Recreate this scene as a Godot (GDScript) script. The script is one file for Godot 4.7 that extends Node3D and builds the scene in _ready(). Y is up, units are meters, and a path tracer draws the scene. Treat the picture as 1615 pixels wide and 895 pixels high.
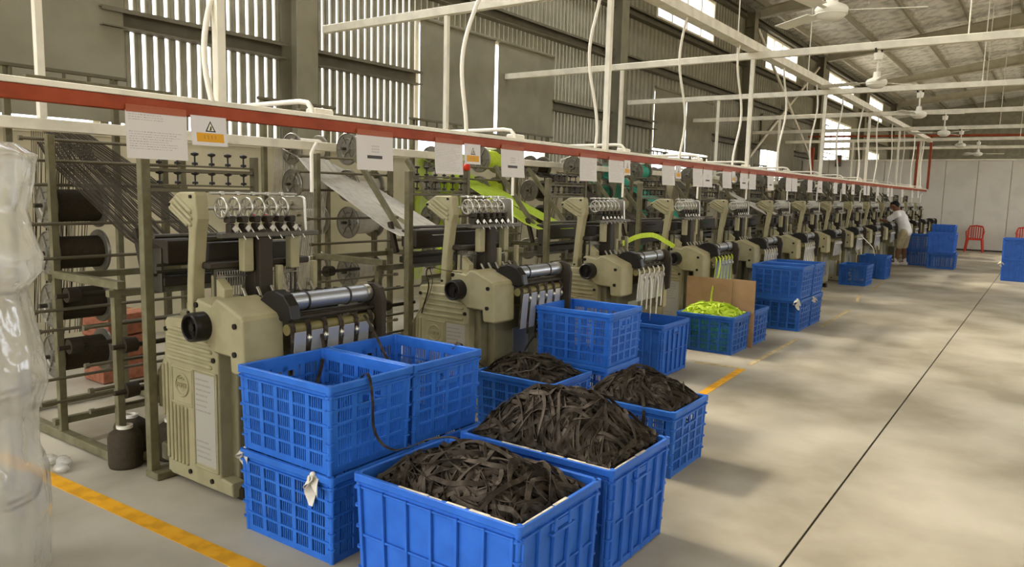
extends Node3D
# A weaving hall: a row of needle looms with creels behind, blue crates of elastic tape in front.
# World: -Z runs down the row of looms, +X is the aisle, y up, metres.

class MB:
	var v := PackedVector3Array()
	var n := PackedVector3Array()
	var uv := PackedVector2Array()
	var cuts := []

	func cut() -> void:   # what follows is a piece of its own
		cuts.append(v.size())

	func tri(a: Vector3, b: Vector3, c: Vector3, na: Vector3, nb: Vector3, nc: Vector3, ua := Vector2.ZERO, ub := Vector2.ZERO, uc := Vector2.ZERO) -> void:
		if (b - a).cross(c - a).dot(na + nb + nc) > 0.0:
			v.append(a); v.append(c); v.append(b)
			n.append(na); n.append(nc); n.append(nb)
			uv.append(ua); uv.append(uc); uv.append(ub)
		else:
			v.append(a); v.append(b); v.append(c)
			n.append(na); n.append(nb); n.append(nc)
			uv.append(ua); uv.append(ub); uv.append(uc)

	func quad(a: Vector3, b: Vector3, c: Vector3, d: Vector3, nn: Vector3) -> void:
		tri(a, b, c, nn, nn, nn, Vector2(0, 1), Vector2(1, 1), Vector2(1, 0))
		tri(a, c, d, nn, nn, nn, Vector2(0, 1), Vector2(1, 0), Vector2(0, 0))

	func quadn(a: Vector3, b: Vector3, c: Vector3, d: Vector3, na: Vector3, nb: Vector3, nc: Vector3, nd: Vector3) -> void:
		tri(a, b, c, na, nb, nc)
		tri(a, c, d, na, nc, nd)

	func box(c: Vector3, s: Vector3, bs := Basis()) -> void:
		var h := s * 0.5
		var x := bs.x * h.x
		var y := bs.y * h.y
		var z := bs.z * h.z
		quad(c - x - y + z, c + x - y + z, c + x + y + z, c - x + y + z, bs.z)
		quad(c + x - y - z, c - x - y - z, c - x + y - z, c + x + y - z, -bs.z)
		quad(c + x - y + z, c + x - y - z, c + x + y - z, c + x + y + z, bs.x)
		quad(c - x - y - z, c - x - y + z, c - x + y + z, c - x + y - z, -bs.x)
		quad(c - x + y + z, c + x + y + z, c + x + y - z, c - x + y - z, bs.y)
		quad(c - x - y - z, c + x - y - z, c + x - y + z, c - x - y + z, -bs.y)

	func bb(a: Vector3, b: Vector3) -> void:   # box by two corners
		box((a + b) * 0.5, (b - a).abs())

	func rbox(c: Vector3, s: Vector3, r: float, bs := Basis()) -> void:   # box with rounded-looking chamfered edges
		var h := s * 0.5
		var ax := [bs.x, bs.y, bs.z]
		for i in 3:
			var j := (i + 1) % 3
			var k := (i + 2) % 3
			for sg in [-1.0, 1.0]:
				var o: Vector3 = c + ax[i] * (h[i] * sg)
				var u: Vector3 = ax[j] * (h[j] - r)
				var w: Vector3 = ax[k] * (h[k] - r)
				quad(o - u - w, o + u - w, o + u + w, o - u + w, ax[i] * sg)
				for sh in [-1.0, 1.0]:   # edge between faces i and j, along k
					var p1: Vector3 = c + ax[i] * (h[i] * sg) + ax[j] * ((h[j] - r) * sh)
					var p2: Vector3 = c + ax[i] * ((h[i] - r) * sg) + ax[j] * (h[j] * sh)
					var n1: Vector3 = ax[i] * sg
					var n2: Vector3 = ax[j] * sh
					quadn(p1 - w, p1 + w, p2 + w, p2 - w, n1, n1, n2, n2)
		for sx in [-1.0, 1.0]:
			for sy in [-1.0, 1.0]:
				for sz in [-1.0, 1.0]:
					var a: Vector3 = c + bs.x * (h.x * sx) + bs.y * ((h.y - r) * sy) + bs.z * ((h.z - r) * sz)
					var b: Vector3 = c + bs.x * ((h.x - r) * sx) + bs.y * (h.y * sy) + bs.z * ((h.z - r) * sz)
					var d: Vector3 = c + bs.x * ((h.x - r) * sx) + bs.y * ((h.y - r) * sy) + bs.z * (h.z * sz)
					tri(a, b, d, bs.x * sx, bs.y * sy, bs.z * sz)

	static func across(d: Vector3) -> Vector3:
		return d.cross(Vector3.UP if absf(d.y) < 0.9 else Vector3.RIGHT).normalized()

	func cyl(a: Vector3, b: Vector3, ra: float, rb := -1.0, seg := 12, caps := true) -> void:
		if rb < 0.0: rb = ra
		var d := (b - a).normalized()
		var x := across(d)
		var y := d.cross(x)
		for i in seg:
			var t0 := TAU * i / seg
			var t1 := TAU * (i + 1) / seg
			var e0 := x * cos(t0) + y * sin(t0)
			var e1 := x * cos(t1) + y * sin(t1)
			quadn(a + e0 * ra, a + e1 * ra, b + e1 * rb, b + e0 * rb, e0, e1, e1, e0)
			if caps:
				tri(a, a + e0 * ra, a + e1 * ra, -d, -d, -d)
				tri(b, b + e0 * rb, b + e1 * rb, d, d, d)

	func ring(c: Vector3, axis: Vector3, big: float, r: float, seg := 20, rs := 6, from := 0.0, to := TAU) -> void:
		var d := axis.normalized()
		var x := across(d)
		var y := d.cross(x)
		for i in seg:
			var t0 := from + (to - from) * i / seg
			var t1 := from + (to - from) * (i + 1) / seg
			var e0 := x * cos(t0) + y * sin(t0)
			var e1 := x * cos(t1) + y * sin(t1)
			for j in rs:
				var u0 := TAU * j / rs
				var u1 := TAU * (j + 1) / rs
				var a0 := e0 * cos(u0) + d * sin(u0)
				var a1 := e0 * cos(u1) + d * sin(u1)
				var b0 := e1 * cos(u0) + d * sin(u0)
				var b1 := e1 * cos(u1) + d * sin(u1)
				quadn(c + e0 * big + a0 * r, c + e1 * big + b0 * r, c + e1 * big + b1 * r, c + e0 * big + a1 * r, a0, b0, b1, a1)

	func lathe(base: Vector3, axis: Vector3, prof: Array, seg := 20, smooth := false) -> void:   # prof: Vector2(radius, along)
		var d := axis.normalized()
		var x := across(d)
		var y := d.cross(x)
		var nn := []
		for i in prof.size() - 1:
			var e: Vector2 = (prof[i + 1] - prof[i]).normalized()
			nn.append(Vector2(e.y, -e.x))
		for i in prof.size() - 1:
			var na: Vector2 = nn[i]
			var nb: Vector2 = nn[i]
			if smooth:
				if i > 0: na = (nn[i - 1] + nn[i]).normalized()
				if i < prof.size() - 2: nb = (nn[i + 1] + nn[i]).normalized()
			for k in seg:
				var t0 := TAU * k / seg
				var t1 := TAU * (k + 1) / seg
				var e0 := x * cos(t0) + y * sin(t0)
				var e1 := x * cos(t1) + y * sin(t1)
				var p: Vector2 = prof[i]
				var q: Vector2 = prof[i + 1]
				quadn(base + e0 * p.x + d * p.y, base + e1 * p.x + d * p.y, base + e1 * q.x + d * q.y, base + e0 * q.x + d * q.y, (e0 * na.x + d * na.y), (e1 * na.x + d * na.y), (e1 * nb.x + d * nb.y), (e0 * nb.x + d * nb.y))

	func tube(p: Array, r: float, seg := 8) -> void:
		var d0: Vector3 = (p[1] - p[0]).normalized()
		var x := across(d0)
		var px := []
		for i in p.size():
			var d: Vector3 = (p[mini(i + 1, p.size() - 1)] - p[maxi(i - 1, 0)]).normalized()
			x = (x - d * x.dot(d)).normalized()
			px.append([x, d.cross(x)])
		for i in p.size() - 1:
			for k in seg:
				var t0 := TAU * k / seg
				var t1 := TAU * (k + 1) / seg
				var a0: Vector3 = px[i][0] * cos(t0) + px[i][1] * sin(t0)
				var a1: Vector3 = px[i][0] * cos(t1) + px[i][1] * sin(t1)
				var b0: Vector3 = px[i + 1][0] * cos(t0) + px[i + 1][1] * sin(t0)
				var b1: Vector3 = px[i + 1][0] * cos(t1) + px[i + 1][1] * sin(t1)
				quadn(p[i] + a0 * r, p[i] + a1 * r, p[i + 1] + b1 * r, p[i + 1] + b0 * r, a0, a1, b1, b0)
				if i == 0: tri(p[0], p[0] + a0 * r, p[0] + a1 * r, -d0, -d0, -d0)

	func tape(p: Array, side: Array, w: float, t: float) -> void:   # woven tape: flat section w by t swept along p, side = width direction
		for i in p.size() - 1:
			var s0: Vector3 = side[i] * (w * 0.5)
			var s1: Vector3 = side[i + 1] * (w * 0.5)
			var d0: Vector3 = (p[i + 1] - p[maxi(i - 1, 0)]).normalized()
			var d1: Vector3 = (p[mini(i + 2, p.size() - 1)] - p[i]).normalized()
			var n0 := d0.cross(side[i]).normalized()
			var n1 := d1.cross(side[i + 1]).normalized()
			var a: Vector3 = p[i]
			var b: Vector3 = p[i + 1]
			quadn(a - s0 + n0 * t, a + s0 + n0 * t, b + s1 + n1 * t, b - s1 + n1 * t, n0, n0, n1, n1)
			quadn(a - s0 - n0 * t, a + s0 - n0 * t, b + s1 - n1 * t, b - s1 - n1 * t, -n0, -n0, -n1, -n1)
			quadn(a - s0 + n0 * t, a - s0 - n0 * t, b - s1 - n1 * t, b - s1 + n1 * t, -side[i], -side[i], -side[i + 1], -side[i + 1])
			quadn(a + s0 + n0 * t, a + s0 - n0 * t, b + s1 - n1 * t, b + s1 + n1 * t, side[i], side[i], side[i + 1], side[i + 1])

	func prism(poly: PackedVector2Array, z0: float, z1: float, bev := 0.0) -> void:   # XY outline, bevelled towards z1
		if Geometry2D.is_polygon_clockwise(poly):
			poly = poly.duplicate(); poly.reverse()
		var m := poly.size()
		var ins := PackedVector2Array()
		var en := []
		for i in m:
			var e := (poly[(i + 1) % m] - poly[i]).normalized()
			en.append(Vector2(e.y, -e.x))
		for i in m:
			var a: Vector2 = en[(i + m - 1) % m]
			var b: Vector2 = en[i]
			ins.append(poly[i] - (a + b) * (bev / maxf(0.35, 1.0 + a.dot(b))))
		var dz := signf(z1 - z0)
		var zb := z1 - dz * bev
		var tr := Geometry2D.triangulate_polygon(ins)
		var f := Vector3(0, 0, dz)
		for i in range(0, tr.size(), 3):
			var p0 := ins[tr[i]]
			var p1 := ins[tr[i + 1]]
			var p2 := ins[tr[i + 2]]
			tri(Vector3(p0.x, p0.y, z1), Vector3(p1.x, p1.y, z1), Vector3(p2.x, p2.y, z1), f, f, f)
			p0 = poly[tr[i]]; p1 = poly[tr[i + 1]]; p2 = poly[tr[i + 2]]
			tri(Vector3(p0.x, p0.y, z0), Vector3(p1.x, p1.y, z0), Vector3(p2.x, p2.y, z0), -f, -f, -f)
		for i in m:
			var j := (i + 1) % m
			var nn := Vector3(en[i].x, en[i].y, 0)
			quad(Vector3(poly[i].x, poly[i].y, z0), Vector3(poly[j].x, poly[j].y, z0), Vector3(poly[j].x, poly[j].y, zb), Vector3(poly[i].x, poly[i].y, zb), nn)
			if bev > 0.0:
				quadn(Vector3(poly[i].x, poly[i].y, zb), Vector3(poly[j].x, poly[j].y, zb), Vector3(ins[j].x, ins[j].y, z1), Vector3(ins[i].x, ins[i].y, z1), nn, nn, f, f)

	func blob(c: Vector3, r: Vector3, seg := 14, rows := 9) -> void:
		for i in rows:
			for k in seg:
				var q := []
				for ij in [[i, k], [i, k + 1], [i + 1, k + 1], [i + 1, k]]:
					var th: float = PI * ij[0] / rows
					var ph: float = TAU * ij[1] / seg
					q.append(Vector3(sin(th) * cos(ph), cos(th), sin(th) * sin(ph)))
				quadn(c + q[0] * r, c + q[1] * r, c + q[2] * r, c + q[3] * r, (q[0] / r).normalized(), (q[1] / r).normalized(), (q[2] / r).normalized(), (q[3] / r).normalized())

	func moved(t: Transform3D) -> MB:
		var o := MB.new()
		o.uv = uv
		for p in v: o.v.append(t * p)
		for q in n: o.n.append((t.basis * q).normalized())
		return o

	func add(b: MB) -> void:
		v.append_array(b.v); n.append_array(b.n); uv.append_array(b.uv)

	func flip_check() -> void:   # after a mirroring transform: restore the winding
		for i in range(0, v.size(), 3):
			if (v[i + 1] - v[i]).cross(v[i + 2] - v[i]).dot(n[i] + n[i + 1] + n[i + 2]) > 0.0:
				var t := v[i + 1]; v[i + 1] = v[i + 2]; v[i + 2] = t
				t = n[i + 1]; n[i + 1] = n[i + 2]; n[i + 2] = t
				var u := uv[i + 1]; uv[i + 1] = uv[i + 2]; uv[i + 2] = u

	func mesh() -> ArrayMesh:
		var a := []
		a.resize(Mesh.ARRAY_MAX)
		a[Mesh.ARRAY_VERTEX] = v
		a[Mesh.ARRAY_NORMAL] = n
		a[Mesh.ARRAY_TEX_UV] = uv
		var m := ArrayMesh.new()
		m.add_surface_from_arrays(Mesh.PRIMITIVE_TRIANGLES, a)
		return m

const ORD := ["first", "second", "third", "fourth", "fifth", "sixth", "seventh", "eighth", "ninth", "tenth", "eleventh", "twelfth", "thirteenth", "fourteenth", "fifteenth", "sixteenth", "seventeenth", "eighteenth"]
const Z0S := [-2.11, -4.06, -5.9, -7.8, -9.54, -11.5, -13.35, -15.2, -17.05, -18.9, -20.8, -22.7, -24.5, -26.3]   # near side of each loom
const WX := -7.5          # inner face of the left wall
var M := {}
var rng := RandomNumberGenerator.new()
var taken := {}

func numbered(c: String) -> String:
	if not taken.has(c):
		taken[c] = 0
		return c
	taken[c] += 1
	return "%s_%03d" % [c, taken[c]]

func obj(called: String, b: MB, m: Material, parent: Node = self) -> MeshInstance3D:
	var o := MeshInstance3D.new()
	o.mesh = b.mesh()
	o.name = numbered(called) if parent == self else called
	o.set_surface_override_material(0, m)
	parent.add_child(o, true)
	return o

func objs(called: String, b: MB, m: Material, parent: Node) -> void:   # each piece between cuts as a part of its own
	var at := [0] + b.cuts + [b.v.size()]
	for i in at.size() - 1:
		if at[i + 1] <= at[i]: continue
		var p := MB.new()
		p.v = b.v.slice(at[i], at[i + 1])
		p.n = b.n.slice(at[i], at[i + 1])
		p.uv = b.uv.slice(at[i], at[i + 1])
		obj(called, p, m, parent)

func same(called: String, me: Mesh, m: Material, parent: Node, at := Vector3.ZERO) -> MeshInstance3D:   # another instance of a mesh
	var o := MeshInstance3D.new()
	o.mesh = me
	o.name = called
	o.set_surface_override_material(0, m)
	o.position = at
	parent.add_child(o, true)
	return o

func tag(o: Node, label: String, category: String, group := "") -> void:
	o.set_meta("label", label)
	o.set_meta("category", category)
	if group: o.set_meta("group", group)
	elif o.has_meta("group"): o.remove_meta("group")

func thing(called: String, label: String, category: String, at := Vector3.ZERO, turn := 0.0, group := "") -> Node3D:
	var o := Node3D.new()
	o.name = numbered(called)
	add_child(o)
	o.position = at
	o.rotation.y = turn
	tag(o, label, category, group)
	return o

func dup(src: Node3D, at: Vector3, turn: float, label: String, group := "") -> Node3D:
	var c: Node3D = src.duplicate()
	c.name = numbered(String(src.name).rstrip("0123456789").trim_suffix("_"))
	add_child(c)
	c.position = at
	c.rotation.y = turn
	tag(c, label, src.get_meta("category"), group)
	return c

func setting(called: String) -> Node3D:
	var o := Node3D.new()
	o.name = called
	o.set_meta("kind", "structure")
	add_child(o)
	return o

func repaint(o: Node, part: String, m: Material) -> void:   # give the parts of one name another material
	for c in o.get_children():
		if String(c.name).begins_with(part): c.set_surface_override_material(0, m)

func mat(c: Color, rough := 0.6, metal := 0.0) -> StandardMaterial3D:
	var m := StandardMaterial3D.new()
	m.albedo_color = c
	m.roughness = rough
	m.metallic = metal
	m.metallic_specular = 0.3
	return m

func noise(sd: int, f: float, oct: int, c: Array, at: Array, size := 512) -> NoiseTexture2D:
	var t := NoiseTexture2D.new()
	t.width = size; t.height = size; t.seamless = true
	var q := FastNoiseLite.new()
	q.seed = sd; q.frequency = f; q.fractal_octaves = oct; q.noise_type = FastNoiseLite.TYPE_SIMPLEX_SMOOTH
	t.noise = q
	var g := Gradient.new()
	g.offsets = PackedFloat32Array(at)
	g.colors = PackedColorArray(c)
	t.color_ramp = g
	return t

func mottled(c: Color, rough: float, metal: float, sd: int, amount: float, scale: float) -> StandardMaterial3D:   # paint with slight wear
	var m := mat(Color.WHITE, rough, metal)
	m.albedo_texture = noise(sd, 0.012, 5, [c.darkened(amount), c, c.lightened(amount * 0.5)], [0.25, 0.55, 0.85], 256)
	m.uv1_triplanar = true
	m.uv1_world_triplanar = true
	m.uv1_scale = Vector3.ONE * scale
	return m

func materials() -> void:
	M.khaki = mottled(Color(0.59, 0.555, 0.415), 0.45, 0.0, 3, 0.05, 1.7)
	M.khaki_dark = mottled(Color(0.47, 0.44, 0.325), 0.5, 0.0, 4, 0.06, 1.7)
	M.frame = mottled(Color(0.39, 0.365, 0.26), 0.45, 0.0, 5, 0.1, 2.3)
	M.frame_dark = mat(Color(0.36, 0.335, 0.25), 0.45, 0.2)
	M.rod = mat(Color(0.40, 0.37, 0.29), 0.4, 0.4)
	M.black = mat(Color(0.20, 0.17, 0.125), 0.55)
	M.black_plastic = mat(Color(0.13, 0.115, 0.095), 0.3)
	M.steel = mat(Color(0.70, 0.68, 0.62), 0.28, 0.9)
	M.dark_steel = mat(Color(0.33, 0.31, 0.265), 0.4, 0.7)
	M.chrome = mat(Color(0.74, 0.72, 0.66), 0.3, 0.8)
	M.alu = mat(Color(0.50, 0.48, 0.42), 0.35, 0.6)
	M.plate = mat(Color(0.72, 0.71, 0.68), 0.22, 0.55)
	M.roller = mat(Color(0.62, 0.63, 0.64), 0.3, 0.75)
	M.white_steel = mottled(Color(0.88, 0.85, 0.76), 0.45, 0.0, 7, 0.06, 0.9)
	M.red = mottled(Color(0.57, 0.24, 0.11), 0.5, 0.0, 8, 0.08, 1.3)
	M.red_plastic = mat(Color(0.72, 0.19, 0.09), 0.35)
	M.siding = mottled(Color(0.56, 0.54, 0.46), 0.55, 0.15, 9, 0.07, 0.8)
	M.column = mottled(Color(0.49, 0.465, 0.375), 0.6, 0.0, 10, 0.06, 0.6)
	M.girt = mottled(Color(0.40, 0.375, 0.30), 0.6, 0.0, 11, 0.06, 0.8)
	M.shade = mottled(Color(0.50, 0.475, 0.39), 0.85, 0.0, 12, 0.05, 0.5)
	M.plaster = mottled(Color(0.70, 0.66, 0.545), 0.85, 0.0, 13, 0.05, 0.4)
	M.partition = mottled(Color(0.80, 0.775, 0.71), 0.55, 0.0, 14, 0.035, 0.35)
	M.foil = mottled(Color(0.92, 0.90, 0.84), 0.5, 0.1, 15, 0.16, 0.7)
	M.rafter = mottled(Color(0.68, 0.65, 0.555), 0.55, 0.0, 43, 0.05, 0.6)
	var fw := noise(16, 0.01, 5, [Color.BLACK, Color.WHITE], [0.2, 0.8], 512)
	M.foil.heightmap_enabled = true
	M.foil.heightmap_texture = fw
	M.foil.heightmap_scale = 5.0
	M.purlin = mottled(Color(0.58, 0.55, 0.46), 0.5, 0.1, 17, 0.06, 0.8)
	M.floor = mat(Color.WHITE, 0.42)
	M.floor.albedo_texture = noise(21, 0.0035, 7, [Color(0.54, 0.505, 0.425), Color(0.61, 0.575, 0.495), Color(0.64, 0.605, 0.525), Color(0.69, 0.655, 0.575)], [0.18, 0.42, 0.58, 0.85], 1024)
	M.floor.roughness_texture = noise(22, 0.008, 5, [Color(0.75, 0.75, 0.75), Color(1, 1, 1)], [0.3, 0.7], 512)
	M.floor.roughness = 0.55
	M.floor.uv1_triplanar = true
	M.floor.uv1_world_triplanar = true
	M.floor.uv1_scale = Vector3.ONE * 0.21
	M.joint = mat(Color(0.25, 0.22, 0.17), 0.9)
	M.yellow = mottled(Color(0.84, 0.60, 0.10), 0.6, 0.0, 23, 0.1, 2.0)
	M.worn_yellow = mottled(Color(0.70, 0.62, 0.45), 0.7, 0.0, 24, 0.12, 3.0)
	M.blue = mottled(Color(0.17, 0.385, 0.70), 0.38, 0.0, 25, 0.05, 2.0)
	M.blue_solid = mottled(Color(0.17, 0.37, 0.69), 0.36, 0.0, 26, 0.05, 2.0)
	M.blue_old = mottled(Color(0.16, 0.34, 0.60), 0.4, 0.0, 27, 0.06, 2.0)
	M.rim_pale = mottled(Color(0.74, 0.70, 0.62), 0.7, 0.0, 28, 0.12, 6.0)
	M.tape = mottled(Color(0.20, 0.165, 0.12), 0.85, 0.0, 29, 0.3, 4.0)
	M.yarn = mottled(Color(0.22, 0.185, 0.125), 0.8, 0.0, 30, 0.06, 9.0)
	M.white_yarn = mottled(Color(0.78, 0.755, 0.69), 0.7, 0.0, 31, 0.06, 5.0)
	M.lime = mottled(Color(0.72, 0.80, 0.22), 0.65, 0.0, 32, 0.06, 5.0)
	M.teal = mottled(Color(0.25, 0.60, 0.48), 0.65, 0.0, 33, 0.1, 5.0)
	M.grey_yarn = mottled(Color(0.33, 0.305, 0.25), 0.65, 0.0, 34, 0.15, 7.0)
	M.green_tape = mottled(Color(0.42, 0.76, 0.36), 0.7, 0.0, 35, 0.25, 6.0)
	M.paper_edge = mat(Color(0.80, 0.77, 0.70), 0.5)
	M.card = mottled(Color(0.60, 0.47, 0.33), 0.85, 0.0, 36, 0.06, 1.2)
	M.rag = mottled(Color(0.80, 0.77, 0.69), 0.9, 0.0, 37, 0.08, 6.0)
	M.conduit = mat(Color(0.87, 0.84, 0.76), 0.45)
	M.fan = mat(Color(0.86, 0.84, 0.77), 0.35)
	M.shirt = mottled(Color(0.82, 0.80, 0.77), 0.9, 0.0, 38, 0.04, 2.0)
	M.shorts = mottled(Color(0.68, 0.62, 0.48), 0.9, 0.0, 39, 0.07, 3.0)
	M.skin = mat(Color(0.47, 0.33, 0.235), 0.6)
	M.hair = mat(Color(0.10, 0.085, 0.07), 0.6)
	M.shoe = mat(Color(0.86, 0.83, 0.78), 0.6)
	M.olive = mat(Color(0.46, 0.42, 0.26), 0.4)
	M.carton = mottled(Color(0.55, 0.34, 0.24), 0.85, 0.0, 40, 0.12, 4.0)
	M.glass = mat(Color(0.9, 0.92, 0.9, 0.12), 0.02)
	M.glass.transparency = BaseMaterial3D.TRANSPARENCY_ALPHA
	M.film = mat(Color(0.78, 0.76, 0.69, 0.44), 0.1)
	M.film.transparency = BaseMaterial3D.TRANSPARENCY_ALPHA
	M.film.metallic_specular = 0.6
	M.film_inner = mat(Color(0.80, 0.78, 0.72, 0.28), 0.25)
	M.film_inner.transparency = BaseMaterial3D.TRANSPARENCY_ALPHA
	M.bundle = mottled(Color(0.66, 0.63, 0.57), 0.6, 0.0, 42, 0.08, 3.0)
	M.amber = mat(Color(0.85, 0.62, 0.12), 0.55)

func _ready() -> void:
	var cam := Camera3D.new()
	cam.name = "camera"
	cam.fov = 41.248
	cam.position = Vector3(0, 1.55, 0)
	cam.rotation_degrees = Vector3(-6.9487, 35.3047, 1.3763)
	cam.near = 0.05
	cam.far = 200.0
	add_child(cam)
	cam.current = true
	var env := Environment.new()
	env.background_mode = Environment.BG_SKY
	var sm := ProceduralSkyMaterial.new()
	sm.sky_top_color = Color(0.89, 0.915, 0.965)
	sm.sky_horizon_color = Color(0.905, 0.925, 0.965)
	sm.ground_bottom_color = Color(0.62, 0.6, 0.57)
	sm.ground_horizon_color = Color(0.72, 0.70, 0.67)
	sm.sky_energy_multiplier = 1.0
	sm.sun_angle_max = 0.0
	var sky := Sky.new()
	sky.sky_material = sm
	env.sky = sky
	env.background_energy_multiplier = 1.0
	env.tonemap_mode = Environment.TONE_MAPPER_LINEAR
	env.tonemap_exposure = 9.0
	env.ssao_enabled = true
	env.ssil_enabled = true
	env.sdfgi_enabled = true
	var we := WorldEnvironment.new()
	we.name = "surroundings"
	we.environment = env
	add_child(we)
	var sun := DirectionalLight3D.new()   # hazy daylight from the left, through the high windows and the slotted siding
	sun.name = "hazy_sun"
	add_child(sun)
	sun.look_at_from_position(Vector3(-20, 17, -8), Vector3(0, 0, -8))
	sun.light_color = Color(1.0, 0.965, 0.91)
	sun.light_energy = 0.8
	sun.light_angular_distance = 14.0
	sun.shadow_enabled = true
	sun.sky_mode = DirectionalLight3D.SKY_MODE_LIGHT_ONLY
	rng.seed = 20240
	materials()
	shell()
	overhead()
	looms()
	crates()
	tapes_and_rags()
	people()
	small_things()

# ---------------------------------------------------------------- setting

const COLS := [1.95, -5.95, -13.85, -21.75, -29.65, -37.55, -45.45]
const WINC := [-1.95, -9.82, -17.6, -25.35, -33.3, -41.3]

func roof_y(x: float) -> float:
	return 7.1 + 0.14 * (x + 4.85)

func corrugated(z0: float, z1: float, y0: float, y1: float) -> MB:
	var b := MB.new()
	var p := 0.2
	var k := int(round((z0 - z1) / p))
	p = (z0 - z1) / k
	for i in k:
		var z := z0 - p * i
		var pts := [Vector2(z, WX), Vector2(z - p * 0.5, WX), Vector2(z - p * 0.62, WX - 0.035), Vector2(z - p * 0.88, WX - 0.035), Vector2(z - p, WX)]
		for j in 4:
			var a: Vector2 = pts[j]
			var c: Vector2 = pts[j + 1]
			var e := (c - a).normalized()
			var nn := Vector3(-e.x, 0, e.y)
			b.quad(Vector3(a.y, y0, a.x), Vector3(c.y, y0, c.x), Vector3(c.y, y1, c.x), Vector3(a.y, y1, a.x), nn)
	b.bb(Vector3(WX - 0.06, y0, z1), Vector3(WX - 0.045, y1, z0))
	return b

func pans(w: Node3D, z0: float, z1: float, y0: float, y1: float, gap: float) -> void:   # separate siding pans with open slots
	var p := 0.122
	var k := int(round((z0 - z1) / p))
	p = (z0 - z1) / k
	var b := MB.new()
	var h := y1 - y0
	b.bb(Vector3(-0.008, 0, -p + gap), Vector3(0, h, 0))
	b.bb(Vector3(-0.03, 0, -0.008), Vector3(-0.008, h, 0))
	b.bb(Vector3(-0.03, 0, -p + gap), Vector3(-0.008, h, -p + gap + 0.008))
	b.bb(Vector3(0, 0, -(p - gap) * 0.62), Vector3(0.007, h, -(p - gap) * 0.38))
	var me := b.mesh()
	for i in k:
		same("siding_pan", me, M.siding, w, Vector3(WX, y0, z0 - p * i - gap * 0.5))

func window_unit(called: String, z0: float, z1: float, y0: float, y1: float, panes: int, rows: int) -> void:
	var w := setting(called)
	var b := MB.new()
	var x0 := WX - 0.07
	var x1 := WX + 0.02
	b.bb(Vector3(x0, y0, z1), Vector3(x1, y0 + 0.06, z0))
	b.bb(Vector3(x0, y1 - 0.06, z1), Vector3(x1, y1, z0))
	b.bb(Vector3(x0, y0 + 0.06, z0 - 0.06), Vector3(x1, y1 - 0.06, z0))
	b.bb(Vector3(x0, y0 + 0.06, z1), Vector3(x1, y1 - 0.06, z1 + 0.06))
	obj("window_frame", b, M.white_steel, w)
	var pw := (z0 - z1) / panes
	var ph := (y1 - y0) / rows
	for i in range(1, panes):
		var m := MB.new()
		m.bb(Vector3(x0 + 0.02, y0 + 0.06, z0 - pw * i - 0.03), Vector3(x1 - 0.02, y1 - 0.06, z0 - pw * i + 0.03))
		obj("mullion", m, M.white_steel, w)
	for i in panes:
		for j in rows:
			var g := MB.new()
			g.bb(Vector3(WX - 0.03, y0 + ph * j + 0.03, z0 - pw * (i + 1) + 0.03), Vector3(WX - 0.026, y0 + ph * (j + 1) - 0.03, z0 - pw * i - 0.03))
			obj("pane", g, M.glass, w)
	for j in range(1, rows):
		var m := MB.new()
		m.bb(Vector3(x0 + 0.03, y0 + ph * j - 0.02, z1), Vector3(x1 - 0.03, y0 + ph * j + 0.02, z0))
		obj("transom", m, M.white_steel, w)

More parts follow.
